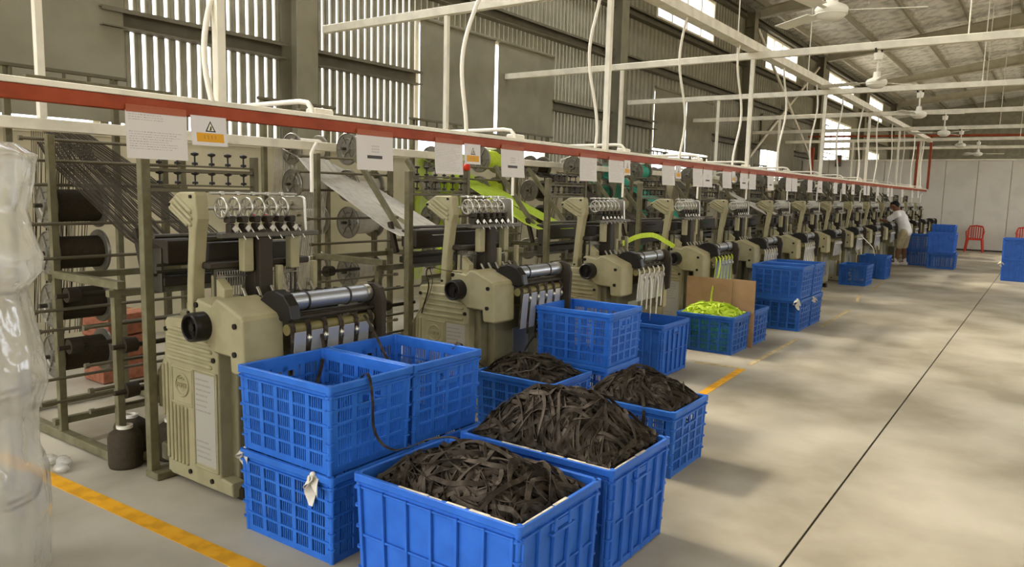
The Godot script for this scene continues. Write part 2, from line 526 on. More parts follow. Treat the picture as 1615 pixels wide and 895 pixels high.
func shell() -> void:
	var fl := setting("floor")
	for s in [[-7.6, -0.806], [-0.794, 5.2], [5.21, 10.7]]:
		var b := MB.new()
		b.bb(Vector3(s[0], -0.2, -53.2), Vector3(s[1], 0, 8.2))
		obj("floor_slab", b, M.floor, fl)
	var jb := MB.new()
	jb.bb(Vector3(-0.806, -0.2, -53.2), Vector3(-0.794, -0.006, 8.2))
	jb.bb(Vector3(5.2, -0.2, -53.2), Vector3(5.21, -0.006, 8.2))
	obj("joint_seal", jb, M.joint, fl)
	# left wall
	var w := setting("wall_left")
	var d := MB.new()
	d.bb(Vector3(WX - 0.24, 0, -53.2), Vector3(WX, 1.98, 8.2))
	d.bb(Vector3(WX - 0.24, 1.98, -53.2), Vector3(WX + 0.02, 2.03, 8.2))
	obj("plaster_dado", d, M.plaster, w)
	for z in COLS:
		var b := MB.new()
		b.bb(Vector3(WX + 0.0, 0, z - 0.15), Vector3(WX + 0.015, 6.72, z + 0.15))
		b.bb(Vector3(WX + 0.285, 0, z - 0.15), Vector3(WX + 0.3, 6.72, z + 0.15))
		b.bb(Vector3(WX + 0.015, 0, z - 0.006), Vector3(WX + 0.285, 6.72, z + 0.006))
		b.bb(Vector3(WX + 0.015, 6.3, z - 0.13), Vector3(WX + 0.285, 6.315, z + 0.13))
		obj("steel_column", b, M.column, w)
	for k in COLS.size():
		var zc: float = COLS[k]
		var zn: float = COLS[k + 1] if k + 1 < COLS.size() else -53.2
		var c: float = WINC[k] if k < WINC.size() else -60.0
		var wl := c + 1.73
		var wr := c - 1.73
		var low := 2.03
		var lowtop := 4.75 if k == 4 else 3.95
		if k == 4: wr = -36.1; wl = -31.5
		if k >= WINC.size():
			obj("siding_sheet", corrugated(zc, zn, 2.03, 6.95), M.siding, w)
			continue
		if k == 0:
			obj("siding_sheet", corrugated(zc, wl, 2.03, 6.95), M.siding, w)
			pans(w, wr, zn, 2.03, 6.95, 0.042)
		elif k == 1:
			pans(w, zc, wl, 2.03, 6.95, 0.036)
			pans(w, wr, zn, 2.03, 6.95, 0.02)
		else:
			obj("siding_sheet", corrugated(zc, wl, 2.03, 6.95), M.siding, w)
			obj("siding_sheet", corrugated(wr, zn, 2.03, 6.95), M.siding, w)
		if k == 1: pans(w, wl, wr, lowtop, 5.45, 0.016)
		else: obj("siding_sheet", corrugated(wl, wr, lowtop, 5.45), M.siding, w)
		obj("siding_sheet", corrugated(wl, wr, 6.5, 6.95), M.siding, w)
		window_unit("window_%d" % (k + 1), wl, wr, low, lowtop, 4, 2 if k == 4 else 1)
		window_unit("window_%d" % (k + 11), wl, wr, 5.45, 6.5, 4, 2)
		for y in [3.1, 4.32, 5.3, 6.62]:
			var parts := [[zc - 0.15, zn + 0.15]]
			if y < lowtop: parts = [[zc - 0.15, wl], [wr, zn + 0.15]]
			for q in parts:
				var b := MB.new()
				b.bb(Vector3(WX + 0.008, y - 0.09, q[1]), Vector3(WX + 0.02, y + 0.09, q[0]))
				b.bb(Vector3(WX + 0.008, y + 0.078, q[1]), Vector3(WX + 0.16, y + 0.09, q[0]))
				b.bb(Vector3(WX + 0.008, y - 0.09, q[1]), Vector3(WX + 0.16, y - 0.078, q[0]))
				b.bb(Vector3(WX + 0.148, y + 0.05, q[1]), Vector3(WX + 0.16, y + 0.078, q[0]))
				obj("girt", b, M.girt, w)
	# roof
	var ce := setting("ceiling")
	var added_skylights := [[7.2, 9.0]]
	var solid := [[-7.75, -6.3], [-6.3, -4.9], [-4.9, 1.0], [1.0, 7.2], [9.0, 10.9]]
	var zs := [8.3] + COLS + [-53.3]
	for k in zs.size() - 1:
		for s in solid:
			if s[0] == -6.3 and k < 3: continue   # left open for roof glazing added to brighten the near creels
			var b := MB.new()
			b.prism(PackedVector2Array([Vector2(s[0], roof_y(s[0]) + 0.22), Vector2(s[1], roof_y(s[1]) + 0.22), Vector2(s[1], roof_y(s[1]) + 0.3), Vector2(s[0], roof_y(s[0]) + 0.3)]), zs[k + 1], zs[k])
			obj("roof_panel", b, M.foil, ce)
	for z in COLS:
		var b := MB.new()
		var x0 := -7.1
		var x1 := 10.6
		var bot := func(x): return 6.78 + 0.113 * (x + 4.85) if x < -1.0 else 7.215 + 0.138 * (x + 1.0)
		b.prism(PackedVector2Array([Vector2(x0, bot.call(x0)), Vector2(-1, bot.call(-1.0)), Vector2(x1, bot.call(x1)), Vector2(x1, roof_y(x1)), Vector2(x0, roof_y(x0))]), z - 0.006, z + 0.006)
		b.prism(PackedVector2Array([Vector2(x0, bot.call(x0)), Vector2(-1, bot.call(-1.0)), Vector2(x1, bot.call(x1)), Vector2(x1, bot.call(x1) + 0.02), Vector2(-1, bot.call(-1.0) + 0.02), Vector2(x0, bot.call(x0) + 0.02)]), z - 0.12, z + 0.12)
		b.prism(PackedVector2Array([Vector2(x0, roof_y(x0) - 0.02), Vector2(x1, roof_y(x1) - 0.02), Vector2(x1, roof_y(x1)), Vector2(x0, roof_y(x0))]), z - 0.12, z + 0.12)
		obj("rafter", b, M.rafter, ce)
	for i in 13:
		var x := -7.0 + 1.42 * i
		var b := MB.new()
		var y := roof_y(x)
		b.bb(Vector3(x - 0.006, y, -53.2), Vector3(x + 0.006, y + 0.215, 8.2))
		b.bb(Vector3(x, y, -53.2), Vector3(x + 0.07, y + 0.01, 8.2))
		obj("purlin", b, M.purlin, ce)
	var n := 20
	for s in added_skylights:
		var wn := setting("window_%d" % n)  # roof glazing out of view, added to light the hall from above
		n += 1
		for k in zs.size() - 1:
			var g := MB.new()
			g.prism(PackedVector2Array([Vector2(s[0], roof_y(s[0]) + 0.25), Vector2(s[1], roof_y(s[1]) + 0.25), Vector2(s[1], roof_y(s[1]) + 0.256), Vector2(s[0], roof_y(s[0]) + 0.256)]), zs[k + 1], zs[k])
			obj("pane", g, M.glass, wn)
	var near := setting("window_%d" % n)  # unseen roof glazing, added to brighten the near looms
	for k in 3:
		var g := MB.new()
		g.prism(PackedVector2Array([Vector2(-6.3, roof_y(-6.3) + 0.25), Vector2(-4.9, roof_y(-4.9) + 0.25), Vector2(-4.9, roof_y(-4.9) + 0.256), Vector2(-6.3, roof_y(-6.3) + 0.256)]), zs[k + 1], zs[k])
		obj("pane", g, M.glass, near)
	# wall across the back of the hall: tall partition panels; the building goes on behind it
	var pb := setting("wall_back")
	for i in 19:
		var x := -7.49 + 0.91 * i
		var b := MB.new()
		b.rbox(Vector3(x + 0.455, 1.47, -28.65), Vector3(0.9, 2.86, 0.1), 0.012)
		obj("wall_panel", b, M.partition, pb)
	var cap := MB.new()
	cap.bb(Vector3(WX, 2.9, -28.72), Vector3(10.5, 2.945, -28.57))
	obj("top_rail", cap, M.white_steel, pb)
	var bs := setting("baseboard_back")
	var bk := MB.new()
	bk.bb(Vector3(WX, 0, -28.7), Vector3(10.5, 0.045, -28.6))
	obj("kick_strip", bk, M.black, bs)
	var we := setting("wall_end")
	var eb := MB.new()
	eb.bb(Vector3(-7.7, 0, -53.4), Vector3(10.8, 9.6, -53.15))
	obj("end_panel", eb, M.siding, we)
	# unseen right and front walls; window band and doorway added to light the hall
	var wr2 := setting("wall_right")
	var rb := MB.new()
	rb.bb(Vector3(10.5, 0, -53.3), Vector3(10.75, 1.1, 8.3))
	rb.bb(Vector3(10.5, 1.1, -17.5), Vector3(10.75, 3.4, 8.3))
	rb.bb(Vector3(10.5, 4.6, -53.3), Vector3(10.75, 9.6, 8.3))
	for z in COLS: rb.bb(Vector3(10.5, 1.1, z - 0.4), Vector3(10.75, 4.6, z + 0.4))
	obj("wall_panel", rb, M.plaster, wr2)
	var wf := setting("wall_front")
	var fb := MB.new()
	fb.bb(Vector3(-7.7, 0, 8.1), Vector3(-6.5, 9.6, 8.35))
	fb.bb(Vector3(2.0, 0, 8.1), Vector3(10.75, 9.6, 8.35))
	fb.bb(Vector3(-6.5, 5.6, 8.1), Vector3(2.0, 9.6, 8.35))
	obj("wall_panel", fb, M.plaster, wf)
	# cloth blinds over the lower windows
	var sh := [[-0.05, -3.9, 2.14, 1.77, "wide grey blind at the upper left corner of the picture, left of the slotted siding"], [-8.1, -9.83, 2.45, 1.46, "grey blind left of the bright vertical gap, between white posts"], [-9.94, -11.57, 2.45, 1.46, "grey blind right of the bright vertical gap"], [-15.8, -17.55, 2.62, 1.3, "left grey blind of the bay beyond the second column"], [-17.62, -19.3, 2.62, 1.3, "right grey blind of the bay beyond the second column"], [-23.4, -25.2, 3.05, 1.0, "grey blind beside the crossed braces, far down the left wall"], [-25.3, -27.05, 2.5, 1.4, "furthest grey blind on the left wall, past the crossed braces"]]
	for s in sh:
		var t := thing("window_blind", s[4], "blind", Vector3(WX + 0.1, s[2], (s[0] + s[1]) * 0.5))
		var wdt: float = s[0] - s[1]
		var hh: float = s[3]
		var b := MB.new()
		var k := 24
		for i in k:   # the cloth hangs in faint folds
			var za := wdt * (0.5 - float(i) / k)
			var zb := wdt * (0.5 - float(i + 1) / k)
			var xa := 0.006 * sin(i * 1.9)
			var xb := 0.006 * sin((i + 1) * 1.9)
			var nn := Vector3(1, 0, 0)
			b.quad(Vector3(xa, 0, za), Vector3(xb, 0, zb), Vector3(xb, hh, zb), Vector3(xa, hh, za), nn)
			b.quad(Vector3(xa - 0.012, 0, za), Vector3(xb - 0.012, 0, zb), Vector3(xb - 0.012, hh, zb), Vector3(xa - 0.012, hh, za), -nn)
		b.bb(Vector3(-0.02, -0.02, -wdt * 0.5), Vector3(0.012, 0.0, wdt * 0.5))
		obj("cloth", b, M.shade, t)
		var r := MB.new()
		r.cyl(Vector3(0, hh + 0.02, -wdt * 0.5), Vector3(0, hh + 0.02, wdt * 0.5), 0.03)
		obj("head_rail", r, M.column, t)

# ---------------------------------------------------------------- overhead steel, fans, pipes

const BEAMZ := [-2.25, -6.2, -10.15, -14.1, -18.05, -22.0, -26.0, -29.9]

func tube_box(a: Vector3, b: Vector3, w: float, h: float) -> MB:   # square tube along an axis
	var m := MB.new()
	var d := b - a
	var s := Vector3(w, w, w)
	if absf(d.x) > 0.5: s = Vector3(d.x, h, w)
	elif absf(d.y) > absf(d.z): s = Vector3(w, absf(d.y), w)
	else: s = Vector3(w, h, absf(d.z))
	m.rbox((a + b) * 0.5, s.abs(), minf(w, h) * 0.1)
	return m

func overhead() -> void:
	for i in BEAMZ.size():
		var z: float = BEAMZ[i]
		var o: String = ORD[i]
		var y := 3.4
		var x0 := -7.2 if i % 2 == 1 else WX + 0.02
		var b := tube_box(Vector3(x0, y, z), Vector3(9.5, y, z), 0.07, 0.09)
		tag(obj("cross_beam", b, M.white_steel), "white square tube spanning the hall overhead, %s of the row from the camera" % o, "beam", "overhead cross beams")
		if i == BEAMZ.size() - 1: continue
		for s in [[-3.38, 1.95, "front"], [-5.3, 1.94, "rear"]]:
			var p := tube_box(Vector3(s[0], s[1], z), Vector3(s[0], y - 0.045, z), 0.048, 0.048)
			tag(obj("drop_post", p, M.white_steel), "white post dropping from the %s overhead beam to the %s" % [o, "red striped rail" if s[2] == "front" else "plain white rail behind it"], "post", "drop posts under the beams")
	var tr := MB.new()
	tr.bb(Vector3(-3.45, 3.45, -27.9), Vector3(-3.31, 3.46, 3.0))
	tr.bb(Vector3(-3.45, 3.46, -27.9), Vector3(-3.44, 3.56, 3.0))
	tr.bb(Vector3(-3.32, 3.46, -27.9), Vector3(-3.31, 3.56, 3.0))
	tag(obj("cable_tray", tr, M.white_steel), "long beige cable tray lying across the white beams overhead", "cable tray")
	var t := thing("hanging_rail", "long rail with a red stripe hung above the looms, papers taped along it", "rail", Vector3(-3.38, 1.868, -13.0))
	var rs := MB.new()
	rs.rbox(Vector3(0, 0.03, 0), Vector3(0.045, 0.062, 29.9), 0.004)
	obj("red_strip", rs, M.red, t)
	var wc := MB.new()
	wc.rbox(Vector3(0, 0.074, 0), Vector3(0.06, 0.026, 29.9), 0.004)
	obj("white_channel", wc, M.white_steel, t)
	tag(obj("rear_rail", tube_box(Vector3(-5.3, 1.905, 2.0), Vector3(-5.3, 1.905, -27.9), 0.06, 0.075), M.white_steel), "plain white tube rail running behind the red striped rail", "rail")
	# conduits at each loom
	for i in Z0S.size():
		var z: float = Z0S[i]
		var o: String = ORD[i]
		var fz := z - 0.08
		var pts := []
		for k in 25:
			var f := k / 24.0
			var sw := sin(f * PI)
			pts.append(Vector3(-3.37 + 0.02 * sin(f * 7.0 + i), 3.45 - f * 1.5, fz - 0.12 * sw * sin(f * 4.2 + i * 1.3) - (0.2 * (1.0 - f) if i == 1 else 0.0)))
		var b := MB.new()
		b.tube(pts, 0.014, 8)
		tag(obj("flexible_conduit", b, M.conduit), "pale flexible conduit drooping from the cable tray above the %s loom" % o, "conduit", "flexible conduits over the looms")
		var u := MB.new()
		var uz := z - 0.72
		u.tube([Vector3(-5.3, 1.94, uz), Vector3(-5.29, 1.98, uz), Vector3(-5.2, 2.0, uz), Vector3(-4.4, 2.02, uz), Vector3(-3.5, 2.025, uz), Vector3(-3.43, 2.015, uz), Vector3(-3.395, 1.98, uz), Vector3(-3.385, 1.91, uz)], 0.015, 8)
		var un := thing("pipe_loop", "white pipe loop arching between the two rails over the %s loom" % o, "pipe", Vector3(-4.4, 1.94, uz), 0, "pipe loops between the rails")
		obj("pipe", u.moved(Transform3D(Basis(), Vector3(4.4, -1.94, -uz))), M.conduit, un)
		var dr := MB.new()
		dr.tube([Vector3(1.05, -0.14, 0.0), Vector3(1.0, -0.2, 0), Vector3(1.0, -0.42, 0)], 0.011, 6)
		obj("drop_pipe", dr, M.conduit, un)
		var sk := MB.new()
		sk.rbox(Vector3(0.93, 0.02, -0.12), Vector3(0.09, 0.07, 0.14), 0.01)
		obj("socket_box", sk, M.conduit, un)
	# ceiling fans
	var f := thing("ceiling_fan", "white ceiling fan at the top of the picture, the nearest and largest", "fan", Vector3(-1.49, 2.97, -6.2), 0.35, "ceiling fans along the aisle")
	var mo := MB.new()
	mo.lathe(Vector3.ZERO, Vector3.UP, [Vector2(0.001, -0.075), Vector2(0.06, -0.07), Vector2(0.1, -0.045), Vector2(0.118, -0.015), Vector2(0.12, 0.01), Vector2(0.105, 0.03), Vector2(0.06, 0.05), Vector2(0.045, 0.06), Vector2(0.04, 0.12), Vector2(0.02, 0.125)], 24, true)
	mo.ring(Vector3(0, -0.03, 0), Vector3.UP, 0.112, 0.006, 24, 6)
	obj("motor", mo, M.fan, f)
	var rd := MB.new()
	rd.cyl(Vector3(0, 0.1, 0), Vector3(0, 0.34, 0), 0.012)
	obj("rod", rd, M.fan, f)
	var cp := MB.new()
	cp.lathe(Vector3(0, 0.26, 0), Vector3.UP, [Vector2(0.02, 0), Vector2(0.045, 0.0), Vector2(0.055, 0.08), Vector2(0.03, 0.09), Vector2(0.012, 0.12)], 16)
	obj("canopy", cp, M.fan, f)
	var hk := MB.new()
	hk.tube([Vector3(-0.05, 0.4, 0), Vector3(-0.04, 0.36, 0), Vector3(0, 0.34, 0), Vector3(0.04, 0.36, 0), Vector3(0.05, 0.4, 0)], 0.012, 6)
	obj("hanger", hk, M.black, f)
	for k in 3:
		var bl := MB.new()
		var bs := Basis(Vector3.UP, TAU * k / 3.0) * Basis(Vector3.RIGHT, 0.2)
		bl.rbox(bs * Vector3(0.16, 0.0, 0), Vector3(0.14, 0.006, 0.035), 0.002, bs)
		bl.rbox(bs * Vector3(0.43, 0.0, 0), Vector3(0.44, 0.006, 0.115), 0.002, bs)
		obj("blade", bl, M.fan, f)
	var fp := [[-1.86, -10.15, 0.9], [-1.91, -14.1, 0.2], [-1.95, -18.05, 1.3], [-1.99, -22.0, 0.6], [-1.89, -26.0, 0.1]]
	for i in fp.size():
		dup(f, Vector3(fp[i][0], 2.97, fp[i][1]), fp[i][2], "white ceiling fan hung from an overhead beam, %s of the row from the camera" % ORD[i + 1], "ceiling fans along the aisle")
	# thin wires from the beams to the roof
	var wx := [[-0.94, 1], [-1.06, 2], [-1.28, 3], [-1.2, 4], [-0.9, 5], [-3.7, 2], [-3.6, 1]]
	for i in wx.size():
		var z: float = BEAMZ[wx[i][1] + 1]
		var b := MB.new()
		b.cyl(Vector3(wx[i][0], 3.44, z), Vector3(wx[i][0], roof_y(wx[i][0]) + 0.2, z), 0.008, -1, 6)
		tag(obj("suspension_wire", b, M.white_steel), "thin pale wire holding the %s overhead beam up to the roof, %s" % [ORD[wx[i][1] + 1], "over the looms" if wx[i][0] < -3.0 else "over the aisle"], "wire", "suspension wires")
	# red fire pipe, red posts, braces
	var rp := MB.new()
	rp.tube([Vector3(-7.2, 3.72, -28.0), Vector3(-1.0, 3.64, -28.0), Vector3(6.0, 3.6, -28.0)], 0.035, 10)
	tag(obj("fire_pipe", rp, M.red), "red pipe running across the hall above the back partition", "pipe")
	tag(obj("red_post", tube_box(Vector3(-3.35, 1.95, -28.0), Vector3(-3.35, 3.64, -28.0), 0.07, 0.07), M.red), "red post at the far end of the hanging rail, nearer the aisle", "post")
	tag(obj("red_post", tube_box(Vector3(-3.72, 1.95, -28.0), Vector3(-3.72, 3.64, -28.0), 0.06, 0.06), M.red), "red post at the far end of the hanging rail, left of its twin", "post")
	tag(obj("standpipe", tube_box(Vector3(-6.85, 0.0, -27.3), Vector3(-6.85, 3.3, -27.3), 0.12, 0.12), M.red), "thick red upright pipe by the left wall far down the hall", "pipe")
	for s in [[-22.0, 6.3, -29.4, 2.6, "down to the right"], [-22.0, 2.6, -29.4, 6.3, "up to the right"]]:
		var b := MB.new()
		var bx := WX + (0.27 if s[1] > s[3] else 0.15)
		b.cyl(Vector3(bx, s[1], s[0]), Vector3(bx, s[3], s[2]), 0.045, -1, 8)
		tag(obj("cross_brace", b, M.white_steel), "pale steel brace crossing its twin between two wall columns, sloping %s" % s[4], "brace")

# ---------------------------------------------------------------- looms, stands, creels

func L(x: float, y: float, d: float) -> Vector3:   # x of the row, height, depth behind the loom's near side; the loom's base is its origin
	return Vector3(x + 3.955, y * 0.935, 0.42 - d)

func P(x: float, y: float) -> Vector2:
	return Vector2(x + 3.955, y * 0.935)

func paper_tex(kind: int) -> ImageTexture:   # print on the taped papers: rows of grey marks, a barred line or a warning sign
	var im := Image.create(256, 176, false, Image.FORMAT_RGBA8)
	im.fill(Color(0.80, 0.775, 0.735))
	var q := RandomNumberGenerator.new()
	q.seed = 77 + kind
	var ink := Color(0.50, 0.48, 0.45)
	if kind == 0 or kind == 2:
		for r in (15 if kind == 0 else 17):
			var y := 12 + r * 9
			if kind == 0 and r > 2 and r < 7: continue
			var x := 12
			var to := 150 if (kind == 0 and r < 3) else 236 - q.randi_range(0, 70)
			while x < to:
				var w := q.randi_range(3, 11)
				im.fill_rect(Rect2i(x, y, w, 2), ink.lerp(Color(0.74, 0.71, 0.67), q.randf() * 0.7))
				x += w + q.randi_range(2, 5)
	elif kind == 1:
		for r in 3:
			for k in 5: im.fill_rect(Rect2i(104 + k * 11, 52 + r * 14, 7, 8), Color(0.66, 0.64, 0.6))
		im.fill_rect(Rect2i(72, 102, 106, 16), Color(0.25, 0.235, 0.21))
	elif kind == 3:
		im.fill_rect(Rect2i(8, 8, 240, 160), Color(0.80, 0.78, 0.755))
		for y in range(26, 92):   # warning triangle
			var hw := int((y - 26) * 0.58)
			im.fill_rect(Rect2i(138 - hw, y, hw * 2 + 1, 1), Color(0.16, 0.14, 0.11))
		for y in range(38, 85):
			var hw := int((y - 38) * 0.54)
			im.fill_rect(Rect2i(138 - hw, y, hw * 2 + 1, 1), Color(0.83, 0.80, 0.70))
		for k in 16: im.fill_rect(Rect2i(138 - k / 2 + (k % 3) * 3, 58 + k * 3 / 2, 5 + k / 3, 3), Color(0.16, 0.14, 0.11))
		im.fill_rect(Rect2i(36, 100, 196, 54), Color(0.80, 0.58, 0.12))
		for k in 4:   # four worn characters, as unreadable as in the photograph
			for s in 4: im.fill_rect(Rect2i(84 + k * 26 + q.randi_range(0, 4), 114 + s * 6, q.randi_range(6, 15), 2), Color(0.52, 0.40, 0.10))
			im.fill_rect(Rect2i(93 + k * 26, 113, 2, 24), Color(0.52, 0.40, 0.10))
	else:   # specification plate
		im.fill(Color(0.62, 0.60, 0.545))
		for r in 16:
			if r > 6 and r < 12: continue
			var x := 10
			while x < 240 - q.randi_range(0, 90):
				var w := q.randi_range(4, 16)
				im.fill_rect(Rect2i(x, 10 + r * 10, w, 3), Color(0.51, 0.49, 0.44))
				x += w + 5
	return ImageTexture.create_from_image(im)

func printed(kind: int) -> StandardMaterial3D:
	var m := mat(Color.WHITE, 0.45)
	m.albedo_texture = paper_tex(kind)
	return m

func ribs(b: MB, list: Array, d: float, r: float) -> void:   # embossed bars on the near face
	for s in list:
		b.cyl(L(s[0], s[1], d), L(s[2], s[3], d), r, -1, 8)
		b.blob(L(s[0], s[1], d), Vector3(r, r, r), 6, 4)
		b.blob(L(s[2], s[3], d), Vector3(r, r, r), 6, 4)

func make_loom() -> Node3D:
	var t := thing("needle_loom", "", "loom", Vector3(-3.42, 0, Z0S[0] - 0.42))
	var b := MB.new()
	b.rbox(L(-3.97, 0.5, 0.42), Vector3(0.5, 0.86, 0.7), 0.015)
	obj("body", b, M.khaki_dark, t)
	b = MB.new()
	b.cut(); b.rbox(L(-3.69, 0.44, 0.46), Vector3(0.07, 0.62, 0.62), 0.01)
	b.cut(); b.rbox(L(-3.755, 0.44, 0.11), Vector3(0.02, 0.62, 0.06), 0.006)
	objs("front_apron", b, M.khaki_dark, t)
	b = MB.new()
	b.rbox(L(-3.652, 0.42, 0.46), Vector3(0.012, 0.34, 0.2), 0.004)
	obj("notice_plate", b, M.steel, t)
	b = MB.new()
	b.cut(); b.rbox(L(-3.69, 0.035, 0.09), Vector3(0.07, 0.07, 0.1), 0.012)
	b.cut(); b.rbox(L(-3.69, 0.035, 0.72), Vector3(0.07, 0.07, 0.1), 0.012)
	b.cut(); b.rbox(L(-4.19, 0.035, 0.72), Vector3(0.07, 0.07, 0.1), 0.012)
	objs("rubber_foot", b, M.black, t)
	# near side cover with its bulge
	b = MB.new()
	b.prism(PackedVector2Array([P(-4.245, 0.905), P(-4.23, 0.922), P(-3.94, 0.95), P(-3.775, 0.94), P(-3.772, 0.11), P(-3.68, 0.10), P(-3.68, 0.02), P(-4.25, 0.02), P(-4.243, 0.33), P(-4.27, 0.365), P(-4.318, 0.41), P(-4.347, 0.46), P(-4.358, 0.52), P(-4.35, 0.57), P(-4.325, 0.615), P(-4.285, 0.66), P(-4.256, 0.71), P(-4.247, 0.77)]), 0.35, 0.42, 0.014)
	var sc := obj("side_cover", b, M.khaki, t)
	b = MB.new()
	var list := []
	for k in 5: list.append([-4.2, 0.868 - k * 0.041, -3.83, 0.862 - k * 0.041])
	for k in 9:
		var x := -4.325 + k * 0.034
		var top: float = [0.57, 0.61, 0.645, 0.66, 0.655, 0.43, 0.43, 0.43, 0.43][k]
		var bot: float = [0.46, 0.41, 0.37, 0.13, 0.12, 0.12, 0.12, 0.12, 0.12][k]
		list.append([x, bot, x, top])
	ribs(b, list, 0.0, 0.0115)
	list = [[-4.18, 0.455, -4.18, 0.655], [-4.18, 0.655, -4.0, 0.65], [-4.0, 0.65, -4.0, 0.455], [-4.18, 0.455, -4.0, 0.455], [-3.985, 0.67, -3.79, 0.665], [-3.985, 0.67, -3.985, 0.13], [-3.79, 0.665, -3.79, 0.13], [-3.985, 0.13, -3.79, 0.13]]
	ribs(b, list, 0.001, 0.0075)
	obj("embossed_ribs", b, M.khaki, sc)
	b = MB.new()
	b.ring(L(-4.09, 0.56, 0.0), Vector3.BACK, 0.056, 0.0075, 24, 6)
	for k in 3: b.ring(L(-4.09, 0.56, 0.001), Vector3.BACK, 0.02 + 0.012 * k, 0.003, 20, 4, 0.3 + k, 2.6 + k)
	for k in 7:
		b.rbox(L(-4.145 + k * 0.018, 0.56, -0.003), Vector3(0.010, 0.022, 0.008), 0.002)
		b.rbox(L(-4.139 + k * 0.016, 0.60 - 0.004 * absf(k - 3.0), -0.002), Vector3(0.009, 0.008, 0.006), 0.001)
	obj("emblem", b, M.khaki, sc)
	b = MB.new()
	b.quad(L(-3.972, 0.15, -0.002), L(-3.803, 0.15, -0.002), L(-3.803, 0.652, -0.002), L(-3.972, 0.652, -0.002), Vector3.BACK)
	b.bb(L(-3.972, 0.15, -0.0015), L(-3.803, 0.652, 0.002))
	obj("spec_plate", b, M.spec, sc)
	b = MB.new()
	for q in [[-4.222, 0.858], [-3.806, 0.742], [-3.84, 0.075], [-4.03, 0.083]]:
		b.cut(); b.cyl(L(q[0], q[1], 0.01), L(q[0], q[1], -0.008), 0.013, -1, 10)
	objs("bolt", b, M.black_plastic, sc)
	# gear head
	b = MB.new()
	b.prism(PackedVector2Array([P(-3.925, 1.045), P(-3.915, 1.06), P(-3.895, 1.062), P(-3.79, 1.043), P(-3.762, 1.072), P(-3.735, 1.078), P(-3.70, 1.068), P(-3.55, 1.005), P(-3.535, 0.985), P(-3.53, 0.715), P(-3.545, 0.70), P(-3.625, 0.70), P(-3.64, 0.715), P(-3.645, 0.785), P(-3.78, 0.79), P(-3.90, 0.89), P(-3.925, 0.93)]), 0.22, 0.445, 0.016)
	var hd := obj("gear_head", b, M.khaki, t)
	b = MB.new()
	for q in [[-3.9, 1.03], [-3.59, 0.955], [-3.595, 0.81]]:
		b.cut(); b.cyl(L(q[0], q[1], 0.0), L(q[0], q[1], -0.034), 0.014, -1, 10)
	objs("bolt", b, M.black_plastic, hd)
	b = MB.new()
	b.lathe(L(-3.845, 0.925, -0.025), Vector3.BACK, [Vector2(0.072, 0.0), Vector2(0.072, 0.055), Vector2(0.069, 0.075), Vector2(0.062, 0.08), Vector2(0.056, 0.076), Vector2(0.054, 0.05), Vector2(0.018, 0.048), Vector2(0.018, 0.066), Vector2(0.001, 0.068)], 28, false)
	for k in 3:
		var bs := Basis(Vector3.BACK, TAU * k / 3.0 + 0.4)
		b.rbox(L(-3.845, 0.925, -0.075) + bs * Vector3(0.034, 0, 0), Vector3(0.045, 0.012, 0.008), 0.002, bs)
	obj("handwheel", b, M.black_plastic, t)
	# swan-neck arm
	b = MB.new()
	b.prism(PackedVector2Array([P(-4.057, 0.93), P(-4.045, 1.15), P(-4.022, 1.4), P(-4.03, 1.445), P(-4.055, 1.468), P(-4.19, 1.528), P(-4.203, 1.545), P(-4.196, 1.56), P(-4.125, 1.606), P(-4.10, 1.615), P(-3.962, 1.618), P(-3.95, 1.60), P(-3.937, 1.475), P(-3.955, 1.41), P(-3.99, 1.15), P(-3.998, 0.93)]), 0.342, 0.408, 0.012)
	var ar := obj("swan_neck_arm", b, M.khaki, t)
	b = MB.new()
	ribs(b, [[-4.11, 1.585, -3.99, 1.512], [-4.13, 1.562, -3.985, 1.475], [-4.15, 1.54, -3.99, 1.444], [-4.165, 1.518 + 0.01, -4.02, 1.444]], 0.012, 0.0115)
	obj("embossed_ribs", b, M.khaki, ar)
	b = MB.new()
	for q in [[-3.985, 1.592], [-4.175, 1.545], [-4.03, 0.97]]: b.cut(); b.cyl(L(q[0], q[1], 0.02), L(q[0], q[1], 0.004), 0.009, -1, 8)
	objs("bolt", b, M.black_plastic, ar)
	b = MB.new()
	b.prism(PackedVector2Array([P(-3.97, 1.03), P(-3.86, 1.03), P(-3.855, 1.1), P(-3.94, 1.17), P(-3.97, 1.17)]), 0.27, 0.32, 0.006)
	obj("guard_plate", b, M.khaki, t)
	# pulley rack between the arm and the far plate
	b = MB.new()
	b.prism(PackedVector2Array([P(-4.03, 1.6), P(-3.87, 1.605), P(-3.85, 1.59), P(-3.84, 1.40), P(-3.97, 1.38), P(-4.02, 1.44)]), -0.185, -0.17, 0.004)
	for q in [[-3.95, 1.56], [-3.9, 1.5], [-3.89, 1.44]]: b.cyl(L(q[0], q[1], 0.60), L(q[0], q[1], 0.575), 0.016, -1, 10)
	obj("rack_plate", b, M.steel, t)
	b = MB.new()
	b.cut(); b.cyl(L(-3.92, 1.612, 0.07), L(-3.92, 1.612, 0.6), 0.007, -1, 8)
	for k in 5: b.cut(); b.rbox(L(-3.92, 1.612, 0.14 + k * 0.09), Vector3(0.022, 0.02, 0.02), 0.003)
	b.cut(); b.cyl(L(-3.95, 1.53, 0.07), L(-3.95, 1.53, 0.6), 0.008, -1, 8)
	objs("tie_rod", b, M.steel, t)
	b = MB.new()
	b.cut(); b.rbox(L(-3.83, 1.392, 0.36), Vector3(0.05, 0.026, 0.6), 0.004)
	b.cut(); b.cyl(L(-3.99, 1.365, 0.07), L(-3.99, 1.365, 0.66), 0.016, -1, 10)
	objs("rack_bar", b, M.dark_steel, t)
	var pl := MB.new()
	pl.ring(Vector3.ZERO, Vector3.BACK, 0.05, 0.006, 22, 6)
